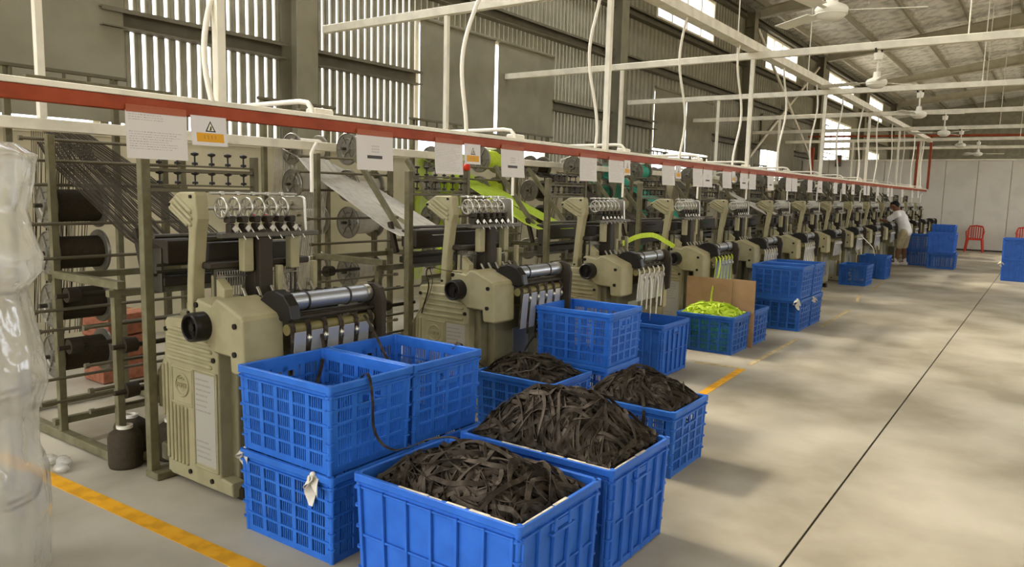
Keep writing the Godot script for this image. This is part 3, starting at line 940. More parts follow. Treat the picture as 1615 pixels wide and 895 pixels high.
	pl.cyl(Vector3(0, 0, -0.012), Vector3(0, 0, 0.012), 0.012, -1, 10)
	for k in 9:
		var e := Vector3(cos(TAU * k / 9), sin(TAU * k / 9), 0)
		pl.cyl(e * 0.01, e * 0.049, 0.0028, -1, 5, false)
	var plm := pl.mesh()
	var tn := MB.new()
	tn.rbox(Vector3(0, 0, 0), Vector3(0.06, 0.035, 0.036), 0.006)
	tn.rbox(Vector3(0.005, -0.05, 0), Vector3(0.05, 0.06, 0.028), 0.006)
	var tnm := tn.mesh()
	var lv := MB.new()
	lv.rbox(Vector3(0.045, -0.045, 0.0), Vector3(0.004, 0.026, 0.026), 0.001, Basis(Vector3.RIGHT, 0.78))
	lv.cyl(Vector3(0.03, -0.03, -0.02), Vector3(0.075, -0.1, -0.04), 0.0035, -1, 6)
	var lvm := lv.mesh()
	for k in 6:
		var d := 0.118 + k * 0.0735
		var pu := same("pulley", plm, M.chrome, t, L(-3.895, 1.535, d))
		var te := same("tensioner", tnm, M.black, t, L(-3.87, 1.475, d + 0.03))
		same("lever", lvm, M.chrome, te)
		if k == 2 or k == 3:
			var rd := MB.new()
			rd.cyl(Vector3(-0.01, 0.017, 0), Vector3(-0.01, 0.022, 0), 0.01, -1, 8)
			obj("cap", rd, M.red_plastic, te)
	b = MB.new()
	for d in [0.24, 0.53]: b.cut(); b.rbox(L(-3.87, 1.29, d), Vector3(0.05, 0.19, 0.06), 0.006)
	objs("hanger_bracket", b, M.khaki, t)
	b = MB.new()
	b.cut(); b.rbox(L(-3.86, 1.24, 0.325), Vector3(0.09, 0.34, 0.085), 0.01)
	b.cut(); b.rbox(L(-3.9, 1.09, 0.325), Vector3(0.1, 0.2, 0.1), 0.01)
	objs("motor_column", b, M.black, t)
	b = MB.new()
	b.cut(); b.rbox(L(-3.82, 1.1, 0.4), Vector3(0.035, 0.22, 0.035), 0.004)
	b.cut(); b.rbox(L(-3.83, 1.12, 0.64), Vector3(0.03, 0.2, 0.03), 0.004)
	objs("upright", b, M.khaki, t)
	b = MB.new()
	b.cut(); b.rbox(L(-3.99, 1.225, 0.37), Vector3(0.16, 0.035, 0.62), 0.008)
	b.cut(); b.rbox(L(-4.05, 1.29, 0.24), Vector3(0.09, 0.1, 0.24), 0.008)
	b.cut(); b.rbox(L(-4.05, 1.27, 0.56), Vector3(0.09, 0.12, 0.2), 0.008)
	objs("heald_beam", b, M.black, t)
	for k in 4:
		var hf := MB.new()
		var d0: float = [0.1, 0.385, 0.13, 0.41][k]
		var x: float = [-3.93, -3.93, -4.0, -4.0][k]
		var w := 0.21
		hf.rbox(L(x, 1.2, d0 + w / 2), Vector3(0.014, 0.014, w), 0.002)
		hf.rbox(L(x, 1.02, d0 + w / 2), Vector3(0.014, 0.014, w), 0.002)
		hf.rbox(L(x, 1.11, d0), Vector3(0.014, 0.2, 0.012), 0.002)
		hf.rbox(L(x, 1.11, d0 + w), Vector3(0.014, 0.2, 0.012), 0.002)
		var h := obj("heald_frame", hf, M.dark_steel, t)
		var wi := MB.new()
		for q in 14: wi.cyl(L(x, 1.02, d0 + 0.012 + q * 0.0145), L(x, 1.2, d0 + 0.012 + q * 0.0145), 0.0017, -1, 4, false)
		wi.cyl(L(x + 0.01, 1.16, d0), L(x + 0.01, 1.16, d0 + w), 0.004, -1, 5)
		obj("heald_wires", wi, M.steel, h).set_meta("kind", "stuff")
	b = MB.new()
	b.cut(); b.rbox(L(-3.86, 0.985, 0.42), Vector3(0.34, 0.1, 0.56), 0.01)
	b.cut(); b.rbox(L(-3.72, 1.035, 0.46), Vector3(0.12, 0.03, 0.5), 0.008)
	for k in 12: b.cut(); b.rbox(L(-3.76 + 0.02 * (k % 3), 1.055, 0.22 + k * 0.045), Vector3(0.06, 0.03, 0.018), 0.003)
	objs("weaving_bed", b, M.black, t)
	var wl := MB.new()
	wl.rbox(Vector3.ZERO, Vector3(0.012, 0.055, 0.016), 0.003, Basis(Vector3.BACK, 0.6))
	wl.cyl(Vector3(0.01, -0.02, 0), Vector3(0.05, -0.035, 0), 0.005, -1, 6)
	wl.cyl(Vector3(-0.02, -0.03, -0.02), Vector3(0.03, -0.03, 0.02), 0.006, -1, 6)
	var wlm := wl.mesh()
	for k in 6: same("weft_lever", wlm, M.steel, t, L(-3.79, 1.085, 0.17 + k * 0.085))
	# take-up rollers
	b = MB.new()
	b.cyl(L(-3.53, 1.055, 0.225), L(-3.53, 1.055, 0.76), 0.044, -1, 24)
	var ro := obj("takeup_roller", b, M.roller, t)
	b = MB.new()
	for d in [0.33, 0.6]: b.cut(); b.ring(L(-3.53, 1.055, d), Vector3.BACK, 0.0445, 0.006, 24, 6)
	objs("roller_band", b, M.black, ro)
	b = MB.new()
	b.cyl(L(-3.53, 1.055, 0.72), L(-3.53, 1.055, 0.75), 0.049, -1, 24)
	obj("end_collar", b, M.steel, ro)
	b = MB.new()
	b.prism(PackedVector2Array([P(-3.70, 1.0), P(-3.69, 1.06), P(-3.64, 1.105), P(-3.57, 1.12), P(-3.50, 1.1), P(-3.455, 1.05), P(-3.44, 0.98), P(-3.47, 0.96), P(-3.6, 0.96)]), 0.185, 0.24, 0.01)
	obj("roller_guard", b, M.black_plastic, t)
	b = MB.new()
	b.prism(PackedVector2Array([P(-3.62, 0.9), P(-3.62, 1.06), P(-3.58, 1.1), P(-3.50, 1.115), P(-3.445, 1.09), P(-3.42, 1.02), P(-3.43, 0.72), P(-3.47, 0.70), P(-3.5, 0.9)]), -0.375, -0.345, 0.006)
	obj("roller_bracket", b, M.black, t)
	b = MB.new()
	b.cut(); b.cyl(L(-3.49, 0.975, 0.2), L(-3.49, 0.975, 0.76), 0.012, -1, 10)
	b.cut(); b.rbox(L(-3.55, 0.975, 0.48), Vector3(0.06, 0.03, 0.56), 0.006)
	objs("press_bar", b, M.black, t)
	b = MB.new()
	b.cyl(L(-3.505, 0.915, 0.2), L(-3.505, 0.915, 0.76), 0.028, -1, 18)
	obj("tape_roller", b, M.olive, t)
	var gp := MB.new()
	gp.rbox(Vector3.ZERO, Vector3(0.006, 0.25, 0.072), 0.002, Basis(Vector3.BACK, -0.08))
	var gpm := gp.mesh()
	var sp := MB.new()
	sp.ring(Vector3.ZERO, Vector3.BACK, 0.02, 0.007, 16, 6)
	sp.cyl(Vector3(0, 0, -0.014), Vector3(0, 0, 0.014), 0.02, -1, 14)
	var spm := sp.mesh()
	for k in 5:
		var d := 0.255 + k * 0.105
		same("guide_plate", gpm, M.plate, t, L(-3.478, 0.77, d))
		same("tape_spool", spm, M.steel, t, L(-3.485, 0.86, d + 0.055))
	for k in 6:
		var d := 0.205 + k * 0.105 if k else 0.215
		var tp := MB.new()
		var pts := [L(-3.52, 0.985, d), L(-3.485, 0.955, d), L(-3.472, 0.925, d), L(-3.474, 0.88, d), L(-3.482, 0.78, d), L(-3.488, 0.64 - 0.05 * (k % 3), d)]
		var sd := []
		for q in pts: sd.append(Vector3.BACK)
		tp.tape(pts, sd, 0.028, 0.001)
		obj("webbing_tape", tp, M.tape, t)
	b = MB.new()
	b.rbox(L(-3.6, 0.78, 0.83), Vector3(0.22, 0.5, 0.08), 0.012)
	var cv := obj("control_box", b, M.khaki, t)
	b = MB.new()
	b.cut(); b.rbox(L(-3.489, 0.83, 0.83), Vector3(0.004, 0.03, 0.06), 0.001)
	b.cut(); b.rbox(L(-3.489, 0.76, 0.83), Vector3(0.004, 0.026, 0.05), 0.001)
	objs("dark_sticker", b, M.dark_steel, cv)
	# drop-wire box behind the arm
	b = MB.new()
	b.cut(); b.rbox(L(-4.44, 1.265, 0.43), Vector3(0.16, 0.13, 0.66), 0.008)
	b.cut(); b.rbox(L(-4.47, 1.09, 0.43), Vector3(0.14, 0.05, 0.66), 0.006)
	objs("drop_wire_box", b, M.black, t)
	b = MB.new()
	for q in [[-4.42, 1.355, 0.012], [-4.41, 1.19, 0.009], [-4.41, 1.15, 0.009], [-4.46, 1.13, 0.01]]:
		b.cut(); b.cyl(L(q[0], q[1], 0.06), L(q[0], q[1], 0.8), q[2], -1, 8)
	for d in [0.1, 0.78]: b.cut(); b.rbox(L(-4.45, 1.16, d), Vector3(0.08, 0.24, 0.02), 0.003)
	objs("guide_rail", b, M.dark_steel, t)
	b = MB.new()
	b.cut(); b.rbox(L(-4.56, 1.27, 0.06), Vector3(0.035, 0.24, 0.035), 0.004, Basis(Vector3.BACK, 0.3))
	b.cut(); b.rbox(L(-4.56, 1.27, 0.8), Vector3(0.035, 0.24, 0.035), 0.004, Basis(Vector3.BACK, 0.3))
	objs("stop_lever", b, M.black, t)
	b = MB.new()
	b.cut(); b.rbox(L(-4.3, 0.93, 0.5), Vector3(0.3, 0.04, 0.5), 0.006)
	b.cut(); b.rbox(L(-4.3, 0.1, 0.2), Vector3(0.2, 0.1, 0.3), 0.01)
	objs("rear_shelf", b, M.frame, t)
	return t

func make_stand() -> Node3D:   # two knobbed bars on a post behind the loom
	var t := thing("tension_stand", "", "stand", Vector3(-3.765, 0, Z0S[0] + 0.05))
	var b := MB.new()
	b.rbox(Vector3(0, 0.84, 0), Vector3(0.05, 1.68, 0.05), 0.006)
	obj("post", b, M.frame, t)
	b = MB.new()
	b.rbox(Vector3(0.03, 0.02, -0.04), Vector3(0.12, 0.04, 0.14), 0.006)
	obj("foot", b, M.frame, t)
	for y in [1.515, 1.618]:
		var r := MB.new()
		r.rbox(Vector3(0.0, y, -0.33), Vector3(0.03, 0.02, 0.62), 0.003)
		r.rbox(Vector3(0.0, y + 0.026, -0.33), Vector3(0.012, 0.01, 0.62), 0.002)
		obj("bar", r, M.frame_dark, t)
	b = MB.new()
	b.rbox(Vector3(0, 1.6, -0.655), Vector3(0.05, 0.22, 0.03), 0.004)
	obj("end_bracket", b, M.frame_dark, t)
	var k := MB.new()
	k.cyl(Vector3(0, -0.03, 0), Vector3(0, 0.03, 0), 0.005, -1, 6)
	k.lathe(Vector3(0, 0.026, 0), Vector3.UP, [Vector2(0.006, 0), Vector2(0.02, 0.006), Vector2(0.021, 0.016), Vector2(0.008, 0.022), Vector2(0.001, 0.024)], 8)
	k.lathe(Vector3(0, -0.02, 0), Vector3.UP, [Vector2(0.016, 0), Vector2(0.016, 0.012), Vector2(0.005, 0.016)], 8)
	var km := k.mesh()
	for y in [1.57, 1.672]:
		for i in 6: same("tension_knob", km, M.black_plastic, t, Vector3(0, y, -0.085 - i * 0.1))
	return t

func make_creel() -> Node3D:   # frame that carries the yarn beams
	var t := thing("creel_frame", "", "creel", Vector3(-4.6, 0, Z0S[0] - 0.3))
	var C := func(x: float, y: float, d: float) -> Vector3: return Vector3(-3.97 + (x + 4.62) * 0.8 + 4.6, y * 0.93, 0.46 - d * 0.9)
	var bar := func(x0, y0, d0, x1, y1, d1, w) -> MB:
		var m := MB.new()
		var a: Vector3 = C.call(x0, y0, d0)
		var c: Vector3 = C.call(x1, y1, d1)
		m.rbox((a + c) * 0.5, Vector3(maxf(absf(a.x - c.x), w), maxf(absf(a.y - c.y), w), maxf(absf(a.z - c.z), w)), 0.004)
		return m
	for q in [[-5.57, 0.1, 1.95], [-4.72, 0.1, 1.08], [-5.57, 1.0, 1.95], [-4.72, 1.0, 1.08], [-5.78, 0.97, 2.3], [-6.55, 0.2, 2.45], [-6.55, 0.97, 2.45]]:
		obj("post", bar.call(q[0], 0.0, q[1], q[0], q[2], q[1], 0.042), M.frame, t)
	for d in [0.1, 1.0]:
		obj("cross_bar", bar.call(-5.62, 1.08, d, -4.64, 1.08, d, 0.045), M.frame, t)
		obj("base_bar", bar.call(-6.6, 0.035, d, -4.6, 0.035, d, 0.055), M.frame, t)
		obj("cross_bar", bar.call(-6.55, 2.3, clampf(d, 0.22, 0.95), -5.75, 2.3, clampf(d, 0.22, 0.95), 0.04), M.frame_dark, t)
	for q in [[-4.66, 0.035], [-6.5, 0.035], [-5.6, 0.12], [-4.72, 1.03], [-5.6, 1.06], [-6.5, 2.31], [-5.78, 2.3]]:
		obj("side_bar", bar.call(q[0], q[1], 0.05, q[0], q[1], 1.05, 0.04), M.frame, t)
	for q in [[-5.6, 1.92], [-5.62, 1.79], [-5.58, 1.64], [-5.5, 1.40], [-5.45, 1.19], [-5.5, 0.86], [-5.46, 0.74], [-5.5, 0.42], [-5.46, 0.28], [-4.78, 0.84], [-4.78, 0.62], [-4.74, 0.48], [-4.74, 0.36], [-6.4, 2.05]]:
		var m := MB.new()
		m.cyl(C.call(q[0], q[1], -0.06), C.call(q[0], q[1], 1.02), 0.0095, -1, 8)
		m.cyl(C.call(q[0], q[1], -0.07), C.call(q[0], q[1], -0.045), 0.015, -1, 8)
		m.cyl(C.call(q[0], q[1], 1.0), C.call(q[0], q[1], 1.04), 0.015, -1, 8)
		obj("guide_rod", m, M.rod, t)
	for q in [[-5.48, 0.95], [-5.48, 0.62], [-4.7, 0.72], [-4.7, 0.45]]:
		var m := MB.new()
		m.cyl(C.call(q[0], q[1], 0.12), C.call(q[0], q[1], 0.2), 0.045, 0.04, 12)
		m.cyl(C.call(q[0] + 0.02, q[1], 0.05), C.call(q[0] + 0.02, q[1], 0.5), 0.014, -1, 8)
		obj("brake_knob", m, M.black, t)
	for d in [0.33, 0.98]:
		var m := MB.new()
		var a: Vector3 = C.call(-5.3, 1.93, d)
		var c: Vector3 = C.call(-4.7, 1.33, d)
		m.box((a + c) * 0.5, Vector3((c - a).length(), 0.035, 0.035), Basis(Vector3.BACK, atan2(c.y - a.y, c.x - a.x)))
		obj("stay", m, M.frame, t)
	# ladder-like gantry on top
	for i in 5: obj("gantry_upright", bar.call(-6.5, 2.32, 0.22 + i * 0.18, -6.5, 2.44, 0.22 + i * 0.18, 0.02), M.frame_dark, t)
	obj("gantry_rail", bar.call(-6.5, 2.45, 0.1, -6.5, 2.45, 1.05, 0.025), M.frame_dark, t)
	return t

func make_beam(flange: Material) -> Node3D:
	var t := thing("yarn_beam", "", "yarn beam", Vector3.ZERO)
	var b := MB.new()
	b.cyl(Vector3(0, 0, -0.14), Vector3(0, 0, 0.14), 0.1, -1, 22)
	obj("yarn", b, M.yarn, t)
	for s in [-1, 1]:
		b = MB.new()
		b.lathe(Vector3(0, 0, 0.145 * s), Vector3(0, 0, s), [Vector2(0.05, -0.006), Vector2(0.134, -0.006), Vector2(0.138, 0.0), Vector2(0.138, 0.012), Vector2(0.132, 0.016), Vector2(0.128, 0.006), Vector2(0.092, 0.006), Vector2(0.084, 0.014), Vector2(0.076, 0.006), Vector2(0.04, 0.006), Vector2(0.034, 0.03), Vector2(0.001, 0.032)], 26)
		var f := obj("flange", b, flange, t)
		var sk := MB.new()
		for k in 6:
			var e := Vector3(cos(TAU * k / 6), sin(TAU * k / 6), 0)
			sk.rbox(Vector3(0, 0, 0.155 * s) + e * 0.075, Vector3(0.09, 0.012, 0.012), 0.002, Basis(Vector3.BACK, TAU * k / 6))
		obj("spoke", sk, flange, f)
	b = MB.new()
	b.cyl(Vector3(0, 0, -0.22), Vector3(0, 0, 0.22), 0.014, -1, 8)
	obj("shaft", b, M.dark_steel, t)
	return t

func warp_sheet(i: int, z: float, m: Material, solid: bool) -> MB:   # yarns running from the creel's top rods down to the back of the loom
	var b := MB.new()
	var q := RandomNumberGenerator.new()
	q.seed = 900 + i
	for s in 2:
		var n := 56
		var w := 0.01 if solid else 0.0045
		var top := Vector3(-5.0 - s * 0.6, 1.78 + s * 0.1, 0)
		var mid := Vector3(-4.85, 1.66 - s * 0.05, 0)
		var bot := Vector3(-4.05 + s * 0.08, 1.255, 0)
		for k in n:
			var f := (k + 0.5) / n
			var d0 := -0.03 + 0.3 * f + s * 0.3 + q.randf_range(-0.004, 0.004)
			var d1 := 0.0 + 0.24 * f + s * 0.28 + q.randf_range(-0.01, 0.01)
			var p := [Vector3(top.x, top.y, z - d0), Vector3(mid.x, mid.y, z - d0), Vector3(bot.x, bot.y, z - d1), Vector3(bot.x + 0.16, bot.y - 0.05, z - d1)]
			b.tape(p, [Vector3.BACK, Vector3.BACK, Vector3.BACK, Vector3.BACK], w, 0.0008)
		for k in 22:   # yarns rising from the beams to the rods
			var f := (k + 0.5) / 22
			var d0 := 0.04 + 0.26 * f + s * 0.15
			b.tape([Vector3(top.x, top.y, z - d0), Vector3(top.x - 0.22 + 0.06 * s, 0.55, z - d0 - q.randf_range(-0.03, 0.03))], [Vector3.BACK, Vector3.BACK], w * 0.8, 0.0008)
	return b

func looms() -> void:
	M.spec = printed(4)
	M.sleeve = mat(Color(0.62, 0.34, 0.23), 0.5)
	var loom0 := make_loom()
	var stand0 := make_stand()
	var creel0 := make_creel()
	var beam0 := make_beam(M.alu)
	var first_beam := true
	var yarns := [M.yarn, M.white_yarn, M.lime, M.yarn, M.teal, M.grey_yarn, M.white_yarn, M.grey_yarn, M.yarn, M.grey_yarn, M.white_yarn, M.yarn, M.grey_yarn, M.yarn]
	var words := ["black", "white", "lime green", "black", "teal green", "grey", "white", "grey", "black", "grey", "white", "black", "grey", "black"]
	var tapes := [M.tape, M.tape, M.white_yarn, M.lime, M.white_yarn, M.white_yarn, M.tape, M.white_yarn, M.white_yarn, M.tape, M.white_yarn, M.tape, M.white_yarn, M.tape]
	for i in Z0S.size():
		var z: float = Z0S[i]
		var o: String = ORD[i]
		var lab := "khaki needle loom with handwheel and swan-neck arm, %s of the row from the camera" % o
		if i == 0: lab = "khaki needle loom nearest the camera, behind the stacked blue crates on the yellow line"
		var lo := loom0
		if i: lo = dup(loom0, Vector3(-3.42, 0, z - 0.42), 0, lab, "needle looms in the row")
		else: tag(lo, lab, "loom", "needle looms in the row")
		if i >= 2: repaint(lo, "webbing_tape", tapes[i])
		lab = "khaki post with two bars of black tension knobs, behind the %s loom" % o
		if i: dup(stand0, Vector3(-3.765, 0, z + 0.05), 0, lab, "tension stands behind the looms")
		else: tag(stand0, lab, "stand", "tension stands behind the looms")
		if i == 1:
			var rc := MB.new()
			rc.blob(Vector3(0, 1.73, -0.655), Vector3(0.03, 0.035, 0.03), 8, 6)
			for s in get_children():
				if s.name == "tension_stand_001": obj("red_cap", rc, M.red_plastic, s)
		lab = "steel creel frame of posts and rods behind the %s loom from the camera" % o
		if i: dup(creel0, Vector3(-4.6, 0, z - 0.3), 0, lab, "creel frames behind the looms")
		else: tag(creel0, lab, "creel", "creel frames behind the looms")
		var places := []
		var ys := [0.47, 0.79, 1.11, 1.4] if i == 0 else [0.47, 0.82, 1.25, 1.57, 1.88]
		for y in ys: places.append([-4.95, y, 0.14 if i == 0 else 0.6, "nearer column"])
		if i > 0 and i < 8:
			for y in ys: places.append([-5.5, y, 0.45, "further column"])
		for k in places.size():
			var q: Array = places[k]
			var kk: int = ys.size() - 1 - k % ys.size()
			lab = "%s yarn beam, %s from the top, %s of the %s creel" % [words[i], ORD[kk], q[3], o]
			var at := Vector3(q[0], q[1], z - q[2])
			var bm := beam0
			if first_beam:
				bm.position = at
				tag(bm, lab, "yarn beam", "yarn beams on the creels")
				first_beam = false
			else: bm = dup(beam0, at, 0, lab, "yarn beams on the creels")
			repaint(bm, "yarn", yarns[i])
		var ws := obj("warp_yarns", warp_sheet(i, z, yarns[i], i in [1, 2, 4]), yarns[i])
		tag(ws, "sheet of %s warp yarns running from the creel down to the %s loom" % [words[i], o], "yarn", "warp sheets behind the looms")
		ws.set_meta("kind", "stuff")
	for c in creel0.get_children():   # the first creel has no stays
		if String(c.name).begins_with("stay"):
			creel0.remove_child(c)
			c.free()
	papers()

func papers() -> void:
	var mats := [printed(0), printed(1), printed(2), printed(3)]
	# near edge, far edge, top, kind: 0 text, 1 barred, 2 text, 3 warning
	var ps := [[-1.76, -2.05, 0, "white text sheet, the largest and nearest, taped to the red rail"], [-2.07, -2.26, 3, "warning card with triangle and yellow band, just right of the largest sheet"], [-3.12, -3.42, 1, "paper with a single dark bar, left of the white post by the second loom"], [-3.81, -4.1, 2, "plain text sheet left of the second warning card"], [-4.12, -4.3, 3, "second warning card from the left, over the second loom"], [-4.55, -4.85, 1, "paper with a dark bar, right of the second warning card"], [-5.7, -6.0, 2, ""], [-6.22, -6.52, 2, ""], [-6.53, -6.66, 3, ""], [-7.39, -7.72, 2, ""], [-7.74, -7.89, 3, ""], [-8.23, -8.52, 2, ""], [-8.54, -8.84, 1, ""], [-9.18, -9.5, 2, ""], [-9.52, -9.64, 3, ""], [-9.83, -10.14, 1, ""], [-10.19, -10.48, 2, ""], [-11.0, -11.3, 1, ""], [-11.93, -12.23, 2, ""], [-12.25, -12.55, 2, ""], [-13.2, -13.5, 2, ""], [-13.88, -14.18, 1, ""], [-15.05, -15.35, 2, ""], [-15.75, -16.05, 2, ""], [-16.6, -16.9, 1, ""], [-17.8, -18.1, 2, ""], [-18.2, -18.5, 2, ""], [-19.3, -19.6, 2, ""], [-20.7, -21.0, 1, ""], [-21.2, -21.5, 2, ""], [-22.9, -23.2, 2, ""], [-24.7, -25.0, 2, ""], [-25.9, -26.2, 2, ""]]
	for i in ps.size():
		var p: Array = ps[i]
		var w: float = p[0] - p[1]
		var h := 0.21 if p[2] != 3 else 0.14
		var top := 1.868
		if p[2] == 3: top = 1.875
		var lab: String = p[3]
		if lab == "": lab = "%s taped to the red rail, %s" % [["text sheet", "paper with dark bar", "paper in clear sleeve", "small warning card"][p[2]], ("%s of the papers from the camera" % ORD[i]) if i < 18 else ("%s from the far end" % ORD[ps.size() - 1 - i])]
		var t := thing("paper_notice", lab, "notice", Vector3(-3.35, top - h, (p[0] + p[1]) * 0.5), 0, "papers along the rail")
		var b := MB.new()
		var n := 8
		for k in n:   # slightly curled sheet, printed side to the aisle
			var f0 := float(k) / n
			var f1 := float(k + 1) / n
			var x0 := 0.012 * pow(1.0 - f0, 2.0) * (1.0 if i % 2 else 0.5)
			var x1 := 0.012 * pow(1.0 - f1, 2.0) * (1.0 if i % 2 else 0.5)
			var y0 := h * f0
			var y1 := h * f1
			var nn := Vector3(1, 0.05, 0).normalized()
			var a := Vector3(x0, y0, w / 2)
			var c := Vector3(x0, y0, -w / 2)
			var d := Vector3(x1, y1, -w / 2)
			var e := Vector3(x1, y1, w / 2)
			b.tri(a, c, d, nn, nn, nn, Vector2(0, 1 - f0), Vector2(1, 1 - f0), Vector2(1, 1 - f1))
			b.tri(a, d, e, nn, nn, nn, Vector2(0, 1 - f0), Vector2(1, 1 - f1), Vector2(0, 1 - f1))
			for v in [Vector3(-0.0015, 0, 0)]:
				b.quad(a + v, c + v, d + v, e + v, -nn)
		obj("sheet", b, mats[p[2]], t)
		if p[2] != 3:
			var s := MB.new()
			s.rbox(Vector3(0.0015, h + 0.01, 0), Vector3(0.003, 0.032, w * 0.98), 0.0005)
			for k in 9: s.rbox(Vector3(0.004, h + 0.017, w * (0.44 - 0.11 * k)), Vector3(0.002, 0.006, w * 0.06), 0.0005)
			obj("sleeve_strip", s, M.sleeve, t)

# ---------------------------------------------------------------- crates, tape heaps, rags

func taper(b: MB, h: float, k: float) -> MB:   # moulded crates narrow towards the floor
	for i in b.v.size():
		var f := lerpf(k, 1.0, clampf(b.v[i].y / h, 0.0, 1.0))
		b.v[i].x *= f
		b.v[i].z *= f
	return b

func slotted(w: float, h: float, groups: int, slots: int, handle: bool) -> MB:   # one side of a ventilated crate, centred, facing +z at z = 0
	var b := MB.new()
	var cw := 0.045
	var y0 := 0.03
	var y1 := h - 0.05
	b.bb(Vector3(-w / 2, 0, -0.006), Vector3(w / 2, y0, 0))
	b.bb(Vector3(-w / 2, y1, -0.006), Vector3(w / 2, h - 0.01, 0))
	for s in [-1, 1]: b.bb(Vector3(s * w / 2, y0, -0.006), Vector3(s * (w / 2 - cw), y1, 0))
	var gap := 0.026
	var gw := (w - 2 * cw - gap * (groups - 1)) / groups
	var hx := 0.075
	var hy := y1 - 0.085
	for g in groups:
		var x0 := -w / 2 + cw + g * (gw + gap)
		if g: b.bb(Vector3(x0 - gap, y0, -0.006), Vector3(x0, y1, 0.004))
		var sw := gw / slots
		for k in range(1, slots):
			var x := x0 + sw * k
			var top := y1
			if handle and absf(x) < hx: top = hy
			b.bb(Vector3(x - 0.0024, y0, -0.005), Vector3(x + 0.0024, top, 0))
	for k in 4:
		var y := y0 + (y1 - y0) * (k + 1) / 5.0
		b.bb(Vector3(-w / 2, y - 0.005, -0.006), Vector3(w / 2, y + 0.005, 0.002 if k % 2 else 0.007))
	if handle:
		b.bb(Vector3(-hx, hy, -0.006), Vector3(hx, hy + 0.03, 0))
		b.bb(Vector3(-hx, hy + 0.062, -0.006), Vector3(hx, y1, 0))
		b.bb(Vector3(-hx, hy + 0.03, -0.006), Vector3(-hx + 0.02, hy + 0.062, 0))
		b.bb(Vector3(hx - 0.02, hy + 0.03, -0.006), Vector3(hx, hy + 0.062, 0))
		b.bb(Vector3(-hx, hy + 0.022, 0), Vector3(hx, hy + 0.03, 0.012))
	return b

func plain(w: float, h: float, ribs_n: int, handle: bool, narrow := false) -> MB:   # one side of a closed crate
	var b := MB.new()
	b.bb(Vector3(-w / 2, 0, -0.008), Vector3(w / 2, h - 0.01, 0))
	for k in ribs_n + 1:
		var x := -w / 2 + 0.02 + (w - 0.04) * k / ribs_n
		b.rbox(Vector3(x, (h - 0.04) / 2, 0.007), Vector3(0.014 if not narrow else 0.022, h - 0.05, 0.016), 0.003)
	b.rbox(Vector3(0, h * 0.47, 0.005), Vector3(w - 0.03, 0.01, 0.011), 0.002)
	b.rbox(Vector3(0, 0.02, 0.006), Vector3(w - 0.02, 0.03, 0.013), 0.003)
	if handle:
		b.rbox(Vector3(0, h - 0.1, 0.008), Vector3(0.16, 0.012, 0.022), 0.003)
		b.rbox(Vector3(0, h - 0.075, 0.004), Vector3(0.14, 0.03, 0.01), 0.003)
	return b

func rim_shape(lx: float, lz: float, h: float) -> MB:
	var b := MB.new()
	var o := 0.014
	for s in [-1, 1]:
		b.rbox(Vector3(0, h - 0.016, s * (lz / 2 + 0.002)), Vector3(lx + o * 2 - 0.03, 0.032, 0.02), 0.005)
		b.rbox(Vector3(s * (lx / 2 + 0.002), h - 0.016, 0), Vector3(0.02, 0.032, lz + o * 2 - 0.03), 0.005)
		b.rbox(Vector3(0, h - 0.052, s * (lz / 2 + 0.002)), Vector3(lx, 0.008, 0.014), 0.002)
		b.rbox(Vector3(s * (lx / 2 + 0.002), h - 0.052, 0), Vector3(0.014, 0.008, lz), 0.002)
		for t in [-1, 1]: b.cyl(Vector3(s * (lx / 2 - 0.004), h - 0.032, t * (lz / 2 - 0.004)), Vector3(s * (lx / 2 - 0.004), h, t * (lz / 2 - 0.004)), 0.0165, -1, 12)
	return b

func make_crate(called: String, lx: float, lz: float, h: float, closed: bool, m: Material) -> Node3D:
	var t := thing(called, "", "crate")
	var k := 0.955
	for s in [0, 1, 2, 3]:
		var b: MB
		var w := lx if s % 2 == 0 else lz
		if closed: b = plain(w, h, 6 if s % 2 == 0 else 5, s % 2 == 1, s % 2 == 1)
		else: b = slotted(w, h, 5 if s % 2 == 0 else 4, 6, s % 2 == 1)
		var off := (lz if s % 2 == 0 else lx) / 2
		b = b.moved(Transform3D(Basis(Vector3.UP, s * PI / 2), Basis(Vector3.UP, s * PI / 2) * Vector3(0, 0, off)))
		obj("side_panel", taper(b, h, k), m, t)
	for sx in [-1, 1]:
		for sz in [-1, 1]:
			var b := MB.new()
			b.cyl(Vector3(sx * (lx / 2 - 0.006), 0, sz * (lz / 2 - 0.006)), Vector3(sx * (lx / 2 - 0.006), h - 0.02, sz * (lz / 2 - 0.006)), 0.012, -1, 10)
			for y in [0.06, 0.13, 0.2, 0.27, 0.33]: b.cyl(Vector3(sx * (lx / 2 - 0.004), y * h / 0.38, sz * (lz / 2 - 0.004)), Vector3(sx * (lx / 2 - 0.004), y * h / 0.38 + 0.008, sz * (lz / 2 - 0.004)), 0.019, -1, 10)
			obj("corner", taper(b, h, k), m, t)
	obj("rim", rim_shape(lx, lz, h), m, t)
	var fb := MB.new()
	fb.bb(Vector3(-lx / 2 + 0.004, 0.004, -lz / 2 + 0.004), Vector3(lx / 2 - 0.004, 0.014, lz / 2 - 0.004))
	if not closed:
		for i in 9: fb.bb(Vector3(-lx / 2 + 0.02 + i * (lx - 0.04) / 9.0, 0.0, -lz / 2 + 0.01), Vector3(-lx / 2 + 0.028 + i * (lx - 0.04) / 9.0, 0.004, lz / 2 - 0.01))
	obj("base_panel", taper(fb, h, k), m, t)
	return t

